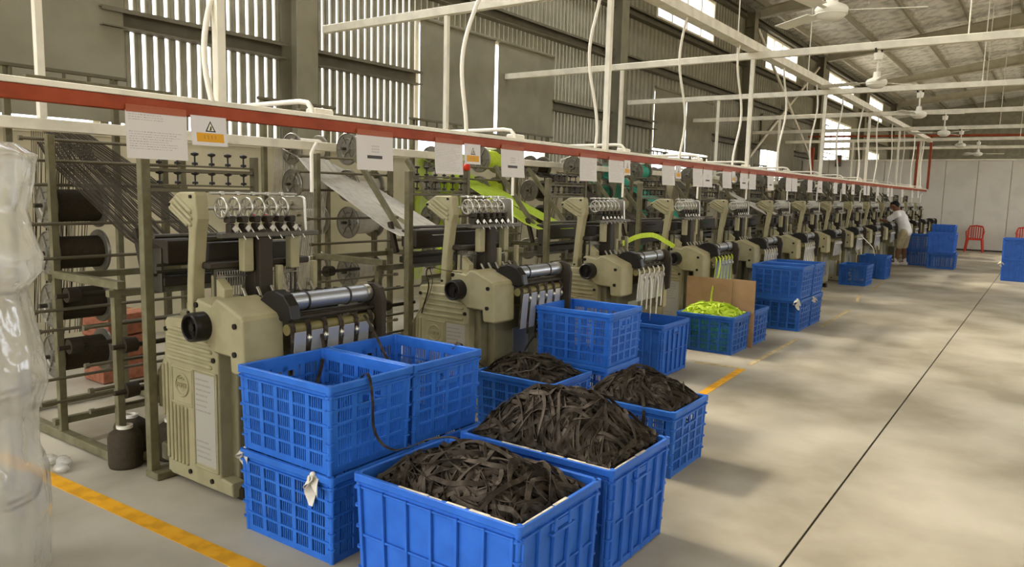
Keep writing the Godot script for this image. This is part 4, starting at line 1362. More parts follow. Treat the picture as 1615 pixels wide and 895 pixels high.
func heap(lx: float, lz: float, y0: float, dome: float, n: int, sd: int, w := 0.019) -> MB:   # loose tape thrown into a crate
	var b := MB.new()
	var q := RandomNumberGenerator.new()
	q.seed = sd
	var bump := FastNoiseLite.new()
	bump.seed = sd
	bump.frequency = 7.0
	var top := func(x: float, z: float) -> float:
		var u := clampf(1.0 - pow(absf(x) / (lx / 2), 2.2), 0.0, 1.0) * clampf(1.0 - pow(absf(z) / (lz / 2), 2.2), 0.0, 1.0)
		return y0 + dome * pow(u, 0.75) + 0.022 * bump.get_noise_2d(x, z) * minf(1.0, u * 4.0)
	var nx := 22
	var nz := 16
	for i in nx:
		for j in nz:
			var p := []
			for ij in [[i, j], [i + 1, j], [i + 1, j + 1], [i, j + 1]]:
				var x: float = lx * (float(ij[0]) / nx - 0.5)
				var z: float = lz * (float(ij[1]) / nz - 0.5)
				p.append(Vector3(x, top.call(x, z) - 0.004, z))
			var nn := -((p[1] - p[0]) as Vector3).cross(p[3] - p[0]).normalized()
			b.quad(p[0], p[1], p[2], p[3], nn if nn.y > 0 else -nn)
	for k in n:
		var x := q.randf_range(-0.47, 0.47) * lx
		var z := q.randf_range(-0.47, 0.47) * lz
		var a := q.randf() * TAU
		var bend := q.randf_range(-0.22, 0.22)
		var wob := q.randf_range(0.0, 0.45)
		var ph := q.randf() * TAU
		var tilt0 := q.randf_range(-0.5, 0.5)
		var roll := q.randf_range(-0.22, 0.22)
		if q.randf() < 0.25: tilt0 += q.randf_range(0.6, 1.2) * (1 if q.randf() < 0.5 else -1)
		var lift := q.randf_range(0.0, 0.02)
		var hump := q.randf_range(0.0, 0.035) if q.randf() < 0.4 else 0.0
		var pts := []
		var sd2 := []
		var m := q.randi_range(8, 17)
		for i in m:
			a += bend + wob * 0.35 * sin(ph + i * 0.7)
			var st := 0.03
			x += cos(a) * st
			z += sin(a) * st
			if absf(x) > lx * 0.485 or absf(z) > lz * 0.485:
				a += 1.1
				x = clampf(x, -lx * 0.485, lx * 0.485)
				z = clampf(z, -lz * 0.485, lz * 0.485)
			var y: float = top.call(x, z) + 0.003 + lift + hump * sin(PI * i / (m - 1.0)) + 0.5 * w * absf(sin(tilt0 + roll * i))
			pts.append(Vector3(x, y, z))
			var ti := tilt0 + roll * i
			# the side leans with the slope of the heap
			var s := Vector3(-sin(a), 0, cos(a))
			var e := 0.02
			var sl: float = (top.call(x + s.x * e, z + s.z * e) - top.call(x - s.x * e, z - s.z * e)) / (2 * e)
			s = (s + Vector3.UP * sl).normalized()
			sd2.append((s * cos(ti) + Vector3.UP * sin(ti)).normalized())
		b.tape(pts, sd2, w, 0.0007)
	return b

func knot(called: String, label: String, at: Vector3, long: float, sd: int) -> void:   # a twist of cloth tied through a crate
	var q := RandomNumberGenerator.new()
	q.seed = sd
	var t := thing(called, label, "rag", at)
	var b := MB.new()
	b.blob(Vector3.ZERO, Vector3(0.014, 0.016, 0.013), 8, 6)
	obj("knot", b, M.rag, t)
	for k in 3:
		var e := MB.new()
		var pts := []
		var sd2 := []
		var a := q.randf_range(-0.5, 0.5) + (k - 1) * 0.8
		var l := long * (1.0 if k == 1 else 0.55)
		for i in 9:
			var f := i / 8.0
			pts.append(Vector3(sin(a) * 0.05 * f + 0.01 * sin(f * 6.0 + k), (0.012 if k != 1 else 0.0) * sin(f * PI) - l * f, 0.012 + 0.012 * sin(f * 4.0 + k * 2.0)))
			sd2.append(Vector3(cos(f * 2.0 + k), 0, sin(f * 2.0 + k) * 0.6).normalized() * (0.35 + 1.3 * sin(PI * clampf(f * 0.8 + 0.12, 0, 1))))
		e.tape(pts, sd2, 0.03, 0.0008)
		obj("tail", e, M.rag, t)

func crates() -> void:
	var g := "blue crates"
	var c1 := make_crate("vented_crate", 0.585, 0.47, 0.38, false, M.blue)
	c1.position = Vector3(-2.575, 0.38, -2.215)
	tag(c1, "empty blue slotted crate on top of the nearest stack, black tape over its side", "crate", g)
	dup(c1, Vector3(-2.57, 0, -2.215), 0.01, "blue slotted crate at the bottom of the nearest stack, white rags tied to it", g)
	dup(c1, Vector3(-2.575, 0.38, -2.715), -0.015, "upper blue slotted crate standing right behind the nearest stack's top crate", g)
	dup(c1, Vector3(-2.57, 0, -2.715), 0.0, "blue slotted crate under the second empty one, mostly hidden behind the front tape crate", g)
	dup(c1, Vector3(-1.86, 0, -4.0), 0.0, "blue slotted crate heaped with black tape, furthest right of the tape crates", g)
	dup(c1, Vector3(-2.69, 0, -4.075), 0.0, "blue slotted crate with black tape in front of the second loom", g)
	dup(c1, Vector3(-2.64, 0.37, -4.7), 0.02, "tall-standing empty blue slotted crate, left of the closed blue crate, on top of another", g)
	dup(c1, Vector3(-2.64, 0, -4.68), 0.0, "blue slotted crate underneath the empty one beside the closed crate", g)
	dup(c1, Vector3(-2.72, 0, -7.42), 0.0, "blue slotted crate full of bright green and lime tape", g)
	dup(c1, Vector3(-2.71, 0, -8.02), 0.0, "blue slotted crate behind the cardboard, only its end showing", g)
	var c5 := [["top of the four-crate block, near side", 0.38, -9.27], ["bottom of the four-crate block, near side", 0.0, -9.27], ["top of the four-crate block, far side", 0.38, -9.8], ["bottom of the four-crate block, far side", 0.0, -9.8]]
	for q in c5: dup(c1, Vector3(-2.57, q[1], q[2]), 0.0, "blue slotted crate, %s, past the cardboard" % q[0], g)
	dup(c1, Vector3(-2.84, 0.0, -15.0), PI / 2, "small-looking faded blue crate by the seventh loom, next to the open closed-wall crate", g)
	dup(c1, Vector3(-2.0, 0, -20.32), 0.0, "blue slotted crate at the foot of the stack right of the worker", g)
	dup(c1, Vector3(-2.56, 0, -20.9), 0.0, "blue slotted crate at the worker's heels, below another", g)
	dup(c1, Vector3(-2.56, 0.38, -20.9), 0.0, "blue crate just behind the worker's legs, the upper of two", g)
	for o in get_children():
		if String(o.name).begins_with("vented_crate"):
			if o.position.z < -7.0:
				for p in o.get_children(): p.set_surface_override_material(0, M.blue_old)
	var b1 := make_crate("closed_crate", 0.765, 0.53, 0.46, true, M.blue_solid)
	b1.position = Vector3(-1.71, 0, -2.215)
	tag(b1, "closed blue crate heaped with black tape at the bottom of the picture, pale rim", "crate", g)
	var rw := MB.new()   # uneven whitish strips laid along the rim
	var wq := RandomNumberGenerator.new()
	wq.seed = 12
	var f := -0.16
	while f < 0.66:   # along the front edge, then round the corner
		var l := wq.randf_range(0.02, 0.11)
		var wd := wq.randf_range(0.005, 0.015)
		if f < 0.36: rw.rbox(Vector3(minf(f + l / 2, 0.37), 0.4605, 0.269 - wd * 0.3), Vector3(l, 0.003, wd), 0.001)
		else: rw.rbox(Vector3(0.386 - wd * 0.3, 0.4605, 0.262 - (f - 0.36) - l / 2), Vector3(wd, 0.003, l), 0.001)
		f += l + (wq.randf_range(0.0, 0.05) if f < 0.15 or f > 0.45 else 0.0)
	var wr := obj("pale_edge", rw, M.rim_pale, b1)
	wr.set_meta("label", "uneven whitish rim edge")
	dup(b1, Vector3(-1.71, 0, -2.86), 0.0, "closed blue crate with the tallest heap of black tape, right behind the front one", g)
	var c6 := make_crate("closed_crate", 0.49, 0.55, 0.46, true, M.blue_solid)
	c6.position = Vector3(-2.82, 0, -6.12)
	tag(c6, "empty closed blue crate right of the tall-standing slotted crate", "crate", g)
	var c11 := dup(c6, Vector3(-2.8, 0, -16.62), 0.0, "closed blue crate under white tapes by the eighth loom", g)
	dup(c6, Vector3(-2.02, 0.38, -20.32), PI / 2, "closed blue crate on top of the stack right of the worker", g)
	dup(c6, Vector3(-2.4, 0, -24.4), PI / 2, "lower closed blue crate of the furthest stack, by the back partition", g)
	dup(c6, Vector3(-2.4, 0.46, -24.4), PI / 2, "upper closed blue crate of the furthest stack, by the back partition", g)
	dup(c6, Vector3(-0.44, 0, -18.32), PI / 2, "lower closed blue crate at the right edge of the picture, in the aisle", g)
	dup(c6, Vector3(-0.45, 0.4, -18.32), PI / 2, "upper closed blue crate at the right edge of the picture, in the aisle", g)
	for p in c11.get_children(): p.set_surface_override_material(0, M.blue_old)
	# heaps
	var hs := [[0.72, 0.49, 0.385, 0.13, 330, Vector3(-1.71, 0, -2.215), "heap of loose black elastic tape in the front closed crate"], [0.72, 0.49, 0.42, 0.21, 330, Vector3(-1.71, 0, -2.86), "tallest heap of black elastic tape, in the crate behind the front one"], [0.55, 0.44, 0.34, 0.14, 200, Vector3(-1.86, 0, -4.0), "heap of black tape in the slotted crate furthest right"], [0.55, 0.44, 0.32, 0.13, 200, Vector3(-2.69, 0, -4.075), "heap of black tape in the crate in front of the second loom"]]
	for i in hs.size():
		var h: Array = hs[i]
		var o := obj("tape_heap", heap(h[0], h[1], h[2], h[3], h[4], 50 + i), M.tape)
		o.position = h[5]
		tag(o, h[6], "tape", "heaps of black tape")
		o.set_meta("kind", "stuff")
	var gh := heap(0.54, 0.43, 0.33, 0.1, 130, 61, 0.03)
	var gl := obj("tape_heap", gh, M.lime)
	gl.position = Vector3(-2.72, 0, -7.42)
	tag(gl, "mound of lime yellow tape on top of the slotted crate by the cardboard", "tape")
	gl.set_meta("kind", "stuff")
	var gb := MB.new()
	var q := RandomNumberGenerator.new()
	q.seed = 5
	for k in 420:   # folded green tape packed against the slots
		var y := 0.03 + 0.012 * (k % 25)
		var x := q.randf_range(-0.24, 0.1)
		var z := q.randf_range(-0.2, 0.2)
		if k % 3: z = 0.2 + q.randf_range(-0.004, 0.004) + y * 0.02
		gb.tape([Vector3(x, y, z), Vector3(x + 0.07, y + q.randf_range(-0.01, 0.01), z + 0.004), Vector3(x + 0.15, y, z)], [Vector3(0, 0.6, 0.8), Vector3(0, 0.8, 0.6), Vector3(0, 0.6, 0.8)], 0.022, 0.002)
	var gp := obj("tape_heap", gb, M.green_tape)
	gp.position = Vector3(-2.72, 0, -7.42)
	tag(gp, "folded green tape packed inside the slotted crate, seen through its slots", "tape")
	gp.set_meta("kind", "stuff")
	# cardboard propped between two crates
	var cb := thing("cardboard_sheet", "folded brown cardboard sheet standing behind the crate of green tape", "cardboard", Vector3(-2.72, 0, -7.715))
	var p1 := MB.new()
	p1.rbox(Vector3(-0.17, 0.41, 0.0), Vector3(0.5, 0.57, 0.006), 0.002)
	obj("flap", p1, M.card, cb)
	var p2 := MB.new()
	p2.rbox(Vector3(0.205, 0.53, 0.006), Vector3(0.25, 0.34, 0.006), 0.002, Basis(Vector3.UP, -0.12))
	p2.rbox(Vector3(0.28, 0.18, 0.012), Vector3(0.1, 0.36, 0.006), 0.002)
	obj("flap", p2, M.card, cb)

func hanging(called: String, label: String, pts: Array, side: Vector3, w: float, m: Material, group := "tapes hanging from the looms") -> void:
	var b := MB.new()
	var c := Curve3D.new()   # smooth through the points
	for i in pts.size():
		var tn: Vector3 = (pts[mini(i + 1, pts.size() - 1)] - pts[maxi(i - 1, 0)]) * 0.17
		c.add_point(pts[i], -tn, tn)
	var fine := []
	var sd := []
	var n := pts.size() * 5
	for i in n + 1:
		var p := c.sample_baked(c.get_baked_length() * i / n, true)
		fine.append(p)
	for i in n + 1:
		var d: Vector3 = (fine[mini(i + 1, n)] - fine[maxi(i - 1, 0)]).normalized()
		sd.append((side - d * side.dot(d)).normalized())
	b.tape(fine, sd, w, 0.0009)
	tag(obj(called, b, m), label, "tape", group)

func tapes_and_rags() -> void:
	hanging("elastic_tape", "black tape slanting from the first loom into the second empty crate", [Vector3(-2.93, 0.88, -2.78), Vector3(-2.9, 0.84, -2.79), Vector3(-2.78, 0.7, -2.78), Vector3(-2.6, 0.5, -2.74), Vector3(-2.5, 0.43, -2.7)], Vector3.BACK, 0.018, M.tape)
	hanging("elastic_tape", "black tape dropping from the first loom straight down inside the nearest empty crate", [Vector3(-2.95, 0.85, -2.5), Vector3(-2.9, 0.76, -2.48), Vector3(-2.84, 0.7, -2.42), Vector3(-2.76, 0.55, -2.3), Vector3(-2.7, 0.42, -2.25)], Vector3.BACK, 0.018, M.tape)
	hanging("elastic_tape", "black tape looping over the side of the nearest empty crate down to the front heap", [Vector3(-2.45, 0.56, -2.17), Vector3(-2.34, 0.72, -2.18), Vector3(-2.29, 0.775, -2.18), Vector3(-2.262, 0.76, -2.18), Vector3(-2.245, 0.66, -2.18), Vector3(-2.25, 0.55, -2.19), Vector3(-2.215, 0.485, -2.2), Vector3(-2.14, 0.47, -2.2), Vector3(-2.06, 0.5, -2.2), Vector3(-1.96, 0.55, -2.22), Vector3(-1.85, 0.57, -2.25), Vector3(-1.78, 0.53, -2.22)], Vector3(0.25, 0, 1).normalized(), 0.018, M.tape)
	hanging("elastic_tape", "black tape sagging from the second loom to the heap before it", [Vector3(-2.96, 0.62, -4.5), Vector3(-2.93, 0.55, -4.45), Vector3(-2.94, 0.46, -4.35), Vector3(-2.88, 0.4, -4.2), Vector3(-2.75, 0.46, -4.12), Vector3(-2.65, 0.45, -4.1)], Vector3.BACK, 0.018, M.tape)
	hanging("elastic_tape", "black tape trailing from the second empty crate over to the heap by the second loom", [Vector3(-2.45, 0.74, -2.94), Vector3(-2.42, 0.775, -2.96), Vector3(-2.44, 0.7, -3.05), Vector3(-2.5, 0.52, -3.4), Vector3(-2.55, 0.45, -3.85), Vector3(-2.6, 0.46, -4.0)], Vector3(1, 0, 0.2).normalized(), 0.018, M.tape)
	hanging("elastic_tape", "black tape draped over the rim of the furthest right tape crate", [Vector3(-1.95, 0.46, -3.9), Vector3(-1.8, 0.44, -3.82), Vector3(-1.75, 0.395, -3.765), Vector3(-1.74, 0.33, -3.75), Vector3(-1.745, 0.26, -3.755)], Vector3(1, 0, 0), 0.018, M.tape)
	hanging("elastic_tape", "lime yellow tape hanging from the fourth loom into the crate of green tape", [Vector3(-2.95, 0.9, -8.1), Vector3(-2.92, 0.85, -8.08), Vector3(-2.88, 0.72, -7.95), Vector3(-2.84, 0.58, -7.68), Vector3(-2.8, 0.48, -7.55), Vector3(-2.76, 0.43, -7.45)], Vector3.BACK, 0.03, M.lime)
	hanging("elastic_tape", "white tape falling from the eighth loom into the closed crate", [Vector3(-2.95, 0.9, -15.7), Vector3(-2.9, 0.8, -15.9), Vector3(-2.82, 0.6, -16.4), Vector3(-2.8, 0.4, -16.55)], Vector3.BACK, 0.03, M.white_yarn)
	hanging("elastic_tape", "white tape hanging long from the third loom, the nearer of two", [Vector3(-2.95, 0.88, -6.35), Vector3(-2.93, 0.75, -6.35), Vector3(-2.94, 0.5, -6.38), Vector3(-2.95, 0.3, -6.42)], Vector3.BACK, 0.03, M.white_yarn)
	hanging("elastic_tape", "white tape hanging long from the third loom, the further of two", [Vector3(-2.95, 0.88, -6.5), Vector3(-2.93, 0.75, -6.5), Vector3(-2.94, 0.45, -6.5), Vector3(-2.95, 0.25, -6.5)], Vector3.BACK, 0.03, M.white_yarn)
	# black strap looped over the second loom's arm, lime bands by the third
	hanging("strap", "black strap looped round the second loom's arm and hanging down its side cover", [Vector3(-3.28, 0.985, -4.03), Vector3(-3.42, 0.99, -4.02), Vector3(-3.56, 1.0, -4.02), Vector3(-3.6, 0.96, -4.02), Vector3(-3.58, 0.86, -4.025), Vector3(-3.63, 0.72, -4.03), Vector3(-3.65, 0.66, -4.03)], Vector3(0, 0.5, 1).normalized(), 0.012, M.tape, "straps on the looms")
	hanging("strap", "second strand of the black strap on the second loom's side cover", [Vector3(-3.58, 1.0, -4.03), Vector3(-3.55, 0.9, -4.03), Vector3(-3.6, 0.76, -4.03), Vector3(-3.68, 0.66, -4.03)], Vector3(0.8, 0.4, 0.4).normalized(), 0.012, M.tape, "straps on the looms")
	hanging("strap", "lime yellow strap slung from the third loom across to the fourth", [Vector3(-3.44, 1.06, -6.74), Vector3(-3.42, 1.12, -7.0), Vector3(-3.4, 1.13, -7.35), Vector3(-3.38, 1.06, -7.62), Vector3(-3.34, 0.99, -7.8)], Vector3(0, 1, 0.3).normalized(), 0.05, M.lime, "straps on the looms")
	knot("rag", "white rag tied to the left corner of the nearest crate stack", Vector3(-2.855, 0.37, -1.99), 0.09, 3)
	knot("rag", "long pointed white rag tied near the front corner of the nearest crate stack", Vector3(-2.37, 0.375, -1.965), 0.13, 4)
	knot("rag", "white rag tied at the front edge of the four-crate block", Vector3(-2.31, 0.38, -9.015), 0.12, 5)
	knot("rag", "white rag knotted in the middle of the four-crate block's aisle side", Vector3(-2.262, 0.36, -9.53), 0.06, 6)
	knot("rag", "white rag at the corner of the crate stack on the right edge", Vector3(-0.735, 0.38, -18.06), 0.1, 7)

# ---------------------------------------------------------------- worker

func nets(bones: Array, k: float, cell: float, cut := -99.0) -> MB:   # surface nets over smoothly joined tapered capsules [a, b, ra, rb]
	var lo := Vector3.INF
	var hi := -Vector3.INF
	for q in bones:
		var r: float = maxf(q[2], q[3]) + k + cell * 2
		lo = lo.min(q[0].min(q[1]) - Vector3.ONE * r)
		hi = hi.max(q[0].max(q[1]) + Vector3.ONE * r)
	var n := Vector3i(((hi - lo) / cell).ceil()) + Vector3i.ONE
	var f := PackedFloat32Array()
	f.resize(n.x * n.y * n.z)
	f.fill(1.0)
	for q in bones:
		var a: Vector3 = q[0]
		var ab: Vector3 = q[1] - a
		var l2 := maxf(ab.length_squared(), 1e-9)
		var r: float = maxf(q[2], q[3]) + k + cell * 2
		var i0 := Vector3i(((a.min(q[1]) - Vector3.ONE * r - lo) / cell).floor()).max(Vector3i.ZERO)
		var i1 := Vector3i(((a.max(q[1]) + Vector3.ONE * r - lo) / cell).ceil()).min(n - Vector3i.ONE)
		for z in range(i0.z, i1.z + 1):
			for y in range(i0.y, i1.y + 1):
				for x in range(i0.x, i1.x + 1):
					var p := lo + Vector3(x, y, z) * cell
					var t := clampf((p - a).dot(ab) / l2, 0.0, 1.0)
					var d: float = (p - a - ab * t).length() - lerpf(q[2], q[3], t)
					var at := x + n.x * (y + n.y * z)
					var e := f[at]
					var h := maxf(k - absf(e - d), 0.0) / k
					f[at] = minf(e, d) - h * h * k * 0.25
	var vid := {}
	var vs := PackedVector3Array()
	var ns := PackedVector3Array()
	var st := [1, n.x, n.x * n.y]
	for z in n.z - 1:
		for y in n.y - 1:
			for x in n.x - 1:
				var at := x + n.x * (y + n.y * z)
				var c := []
				var neg := 0
				for j in 8:
					var v := f[at + (j & 1) + ((j >> 1) & 1) * st[1] + (j >> 2) * st[2]]
					c.append(v)
					if v < 0.0: neg += 1
				if neg == 0 or neg == 8: continue
				var sum := Vector3.ZERO
				var cnt := 0
				for j in 8:
					for ax in 3:
						if j & (1 << ax): continue
						var m := j | (1 << ax)
						if (c[j] < 0.0) != (c[m] < 0.0):
							var t: float = c[j] / (c[j] - c[m])
							var p := Vector3(j & 1, (j >> 1) & 1, j >> 2)
							p[ax] += t
							sum += p
							cnt += 1
				vid[at] = vs.size()
				vs.append(lo + (Vector3(x, y, z) + sum / cnt) * cell)
				ns.append(Vector3(c[1] + c[3] + c[5] + c[7] - c[0] - c[2] - c[4] - c[6], c[2] + c[3] + c[6] + c[7] - c[0] - c[1] - c[4] - c[5], c[4] + c[5] + c[6] + c[7] - c[0] - c[1] - c[2] - c[3]).normalized())
	var b := MB.new()
	for z in range(1, n.z - 1):
		for y in range(1, n.y - 1):
			for x in range(1, n.x - 1):
				var at := x + n.x * (y + n.y * z)
				for ax in 3:
					if (f[at] < 0.0) == (f[at + st[ax]] < 0.0): continue
					var u: int = st[(ax + 1) % 3]
					var w: int = st[(ax + 2) % 3]
					var q := [at, at - u, at - u - w, at - w]
					if not (vid.has(q[0]) and vid.has(q[1]) and vid.has(q[2]) and vid.has(q[3])): continue
					var i := [vid[q[0]], vid[q[1]], vid[q[2]], vid[q[3]]]
					b.quadn(vs[i[0]], vs[i[1]], vs[i[2]], vs[i[3]], ns[i[0]], ns[i[1]], ns[i[2]], ns[i[3]])
	return b

func people() -> void:
	# the worker leans towards the looms; +x of the figure is forward
	var t := thing("person", "worker in white t-shirt, khaki shorts and white shoes, leaning towards a loom", "person", Vector3(-2.86, 0, -20.45), PI - 0.15)
	var hipl := Vector3(-0.03, 0.80, 0.085)
	var hipr := Vector3(-0.03, 0.80, -0.085)
	var kl := Vector3(0.0, 0.44, 0.095)
	var kr := Vector3(0.06, 0.44, -0.09)
	var al := Vector3(-0.03, 0.075, 0.10)
	var ar := Vector3(0.10, 0.075, -0.10)
	var waist := Vector3(0.0, 0.92, 0)
	var chest := Vector3(0.09, 1.14, 0)
	var neck := Vector3(0.17, 1.29, 0)
	var sl := Vector3(0.14, 1.24, 0.165)
	var sr := Vector3(0.15, 1.23, -0.165)
	var el := Vector3(0.33, 1.09, 0.2)
	var er := Vector3(0.36, 1.06, -0.19)
	var wl := Vector3(0.52, 1.07, 0.13)
	var wr := Vector3(0.56, 1.08, -0.1)
	var head := Vector3(0.26, 1.42, 0.01)
	var bones := [[hipl, kl, 0.075, 0.052], [hipr, kr, 0.075, 0.052], [kl, kl.lerp(al, 0.35), 0.05, 0.053], [kl.lerp(al, 0.35), al, 0.053, 0.034], [kr, kr.lerp(ar, 0.35), 0.05, 0.053], [kr.lerp(ar, 0.35), ar, 0.053, 0.034], [al, al + Vector3(0.14, -0.04, 0), 0.034, 0.03], [ar, ar + Vector3(0.14, -0.04, 0), 0.034, 0.03],
		[hipl, hipr, 0.085, 0.085], [Vector3(-0.02, 0.83, 0), waist, 0.11, 0.105], [waist, chest, 0.105, 0.12], [sl, sr, 0.065, 0.065], [chest, neck, 0.1, 0.05], [neck, head, 0.05, 0.045], [sl, el, 0.047, 0.037], [el, wl, 0.037, 0.026], [sr, er, 0.047, 0.037], [er, wr, 0.037, 0.026], [wl, wl + Vector3(0.06, -0.01, -0.01), 0.027, 0.026], [wr, wr + Vector3(0.06, -0.01, 0.01), 0.027, 0.026]]
	var b := nets(bones, 0.035, 0.014)
	# head: skull, jaw, nose, ears, brow; tipped towards the work
	var fw := Vector3(0.86, -0.5, 0).normalized()
	var up := Vector3(0.5, 0.86, 0).normalized()
	var H := func(x: float, y: float, z: float) -> Vector3: return head + fw * x + up * y + Vector3(0, 0, z)
	b.add(nets([[H.call(-0.02, 0.03, 0), H.call(0.03, 0.035, 0), 0.078, 0.072], [H.call(0.03, -0.03, 0), H.call(0.055, -0.07, 0), 0.055, 0.034], [H.call(0.09, 0.01, 0), H.call(0.108, -0.022, 0), 0.011, 0.015], [H.call(0.09, 0.03, 0.025), H.call(0.09, 0.03, -0.025), 0.013, 0.013], [H.call(0.075, -0.05, 0.02), H.call(0.075, -0.05, -0.02), 0.013, 0.013], [H.call(-0.005, 0.015, 0.075), H.call(-0.012, -0.02, 0.075), 0.017, 0.013], [H.call(-0.005, 0.015, -0.075), H.call(-0.012, -0.02, -0.075), 0.017, 0.013], [H.call(-0.02, -0.04, 0), H.call(-0.03, -0.11, 0), 0.052, 0.05]], 0.016, 0.006))
	# hands: palm, four bent fingers, thumb
	for s in [[wl, -1.0], [wr, 1.0]]:
		var w: Vector3 = s[0]
		var z: float = s[1]
		var hb := [[w + Vector3(0.02, 0, 0.0), w + Vector3(0.085, -0.008, 0.028 * z * 0.2), 0.022, 0.024]]
		for k in 4:
			var o: float = (k - 1.5) * 0.019
			var l: float = [0.034, 0.04, 0.037, 0.028][k]
			var r0 := w + Vector3(0.085, -0.004, o)
			var r1 := r0 + Vector3(l, -0.012, o * 0.1)
			var r2 := r1 + Vector3(l * 0.55, -l * 0.6, 0)
			hb.append([r0, r1, 0.0095, 0.009])
			hb.append([r1, r2, 0.009, 0.0075])
		var t0 := w + Vector3(0.035, -0.005, 0.02 * z)
		hb.append([t0, t0 + Vector3(0.03, -0.012, 0.026 * z), 0.0115, 0.01])
		hb.append([t0 + Vector3(0.03, -0.012, 0.026 * z), t0 + Vector3(0.055, -0.024, 0.024 * z), 0.01, 0.008])
		b.add(nets(hb, 0.008, 0.005))
	obj("body", b, M.skin, t)
	for s in [-1, 1]:
		var ey := MB.new()
		ey.blob(H.call(0.083, 0.012, 0.03 * s), Vector3(0.011, 0.009, 0.011), 8, 6)
		obj("eye", ey, M.shoe, t)
	var hr := nets([[H.call(-0.035, 0.045, 0), H.call(0.02, 0.062, 0), 0.082, 0.066], [H.call(-0.06, 0.0, 0.0), H.call(-0.05, -0.03, 0), 0.06, 0.045], [H.call(0.02, 0.085, 0.03), H.call(0.06, 0.075, 0.0), 0.03, 0.024]], 0.02, 0.007)
	obj("hair", hr, M.hair, t)
	var sh := nets([[Vector3(-0.035, 0.80, 0.05), Vector3(-0.035, 0.80, -0.05), 0.122, 0.122], [Vector3(-0.02, 0.85, 0), waist, 0.138, 0.13], [waist, chest, 0.13, 0.138], [chest, neck + Vector3(-0.03, -0.03, 0), 0.12, 0.07], [sl, sr, 0.082, 0.082], [sl, sl.lerp(el, 0.72), 0.07, 0.068], [sr, sr.lerp(er, 0.72), 0.07, 0.068]], 0.035, 0.013)
	obj("shirt", sh, M.shirt, t)
	var so := nets([[Vector3(-0.03, 0.79, 0.04), Vector3(-0.03, 0.79, -0.04), 0.118, 0.118], [hipl, kl + Vector3(0, 0.03, 0), 0.105, 0.088], [hipr, kr + Vector3(0, 0.03, 0), 0.105, 0.088], [hipl.lerp(kl, 0.5) + Vector3(0.0, 0.02, 0.07), hipl.lerp(kl, 0.75) + Vector3(0.0, 0.02, 0.065), 0.04, 0.04]], 0.025, 0.013)
	obj("shorts", so, M.shorts, t)
	for s in [[al, kl], [ar, kr]]:
		var a: Vector3 = s[0]
		obj("sock", nets([[a + Vector3(0, 0.07, 0), a, 0.041, 0.042]], 0.01, 0.01), M.shirt, t)
		obj("shoe", nets([[a + Vector3(-0.045, -0.04, 0), a + Vector3(0.06, -0.04, 0), 0.04, 0.042], [a + Vector3(0.06, -0.045, 0), a + Vector3(0.155, -0.05, 0), 0.04, 0.03], [a + Vector3(-0.04, -0.055, 0), a + Vector3(0.16, -0.055, 0), 0.025, 0.024], [a, a + Vector3(-0.02, -0.03, 0), 0.044, 0.045]], 0.02, 0.009), M.shoe, t)

# ---------------------------------------------------------------- small things

func make_chair() -> Node3D:   # moulded plastic armchair; +z is its front
	var t := thing("plastic_chair", "", "chair")
	var b := MB.new()
	b.rbox(Vector3(0, 0.42, 0.0), Vector3(0.44, 0.022, 0.42), 0.008)
	b.rbox(Vector3(0, 0.4, 0.2), Vector3(0.44, 0.05, 0.02), 0.006)
	b.rbox(Vector3(0.21, 0.4, 0), Vector3(0.02, 0.05, 0.4), 0.006)
	b.rbox(Vector3(-0.21, 0.4, 0), Vector3(0.02, 0.05, 0.4), 0.006)
	obj("seat", b, M.red_plastic, t)
	for sx in [-1, 1]:
		for sz in [-1, 1]:
			b = MB.new()
			b.cyl(Vector3(sx * 0.245, 0, sz * 0.22), Vector3(sx * 0.2, 0.42, sz * 0.185), 0.022, 0.03, 8)
			obj("leg", b, M.red_plastic, t)
		b = MB.new()
		b.tube([Vector3(sx * 0.21, 0.42, 0.18), Vector3(sx * 0.24, 0.6, 0.17), Vector3(sx * 0.245, 0.635, 0.12), Vector3(sx * 0.24, 0.65, -0.1), Vector3(sx * 0.2, 0.66, -0.21)], 0.019, 8)
		obj("armrest", b, M.red_plastic, t)
	b = MB.new()
	b.tube([Vector3(-0.2, 0.42, -0.19), Vector3(-0.205, 0.7, -0.23), Vector3(-0.17, 0.8, -0.25), Vector3(0, 0.825, -0.26), Vector3(0.17, 0.8, -0.25), Vector3(0.205, 0.7, -0.23), Vector3(0.2, 0.42, -0.19)], 0.023, 8)
	obj("back_frame", b, M.red_plastic, t)
	for k in 5:
		b = MB.new()
		var x := (k - 2) * 0.062
		b.rbox(Vector3(x, 0.62, -0.228), Vector3(0.03, 0.4, 0.012), 0.004, Basis(Vector3.RIGHT, -0.14))
		obj("back_slat", b, M.red_plastic, t)
	b = MB.new()
	for k in 10: b.tube([Vector3(-0.19, 0.5 + k * 0.024, -0.2 - k * 0.004), Vector3(-0.13, 0.5 + k * 0.024, -0.2 - k * 0.004)], 0.004, 5)
	for k in 10: b.tube([Vector3(0.13, 0.5 + k * 0.024, -0.2 - k * 0.004), Vector3(0.19, 0.5 + k * 0.024, -0.2 - k * 0.004)], 0.004, 5)
	obj("side_lattice", b, M.red_plastic, t)
	return t

func mark(label: String, a: Vector2, c: Vector2, w: float, m: Material) -> void:
	var d := Vector3(c.x - a.x, 0, c.y - a.y)
	var b := MB.new()
	b.box(Vector3.ZERO, Vector3(d.length(), 0.0016, w), Basis(Vector3.UP, -atan2(d.z, d.x)))
	var o := obj("floor_line", b, m)
	o.position = Vector3((a.x + c.x) / 2, 0.001, (a.y + c.y) / 2)
	tag(o, label, "floor marking", "painted yellow floor lines")

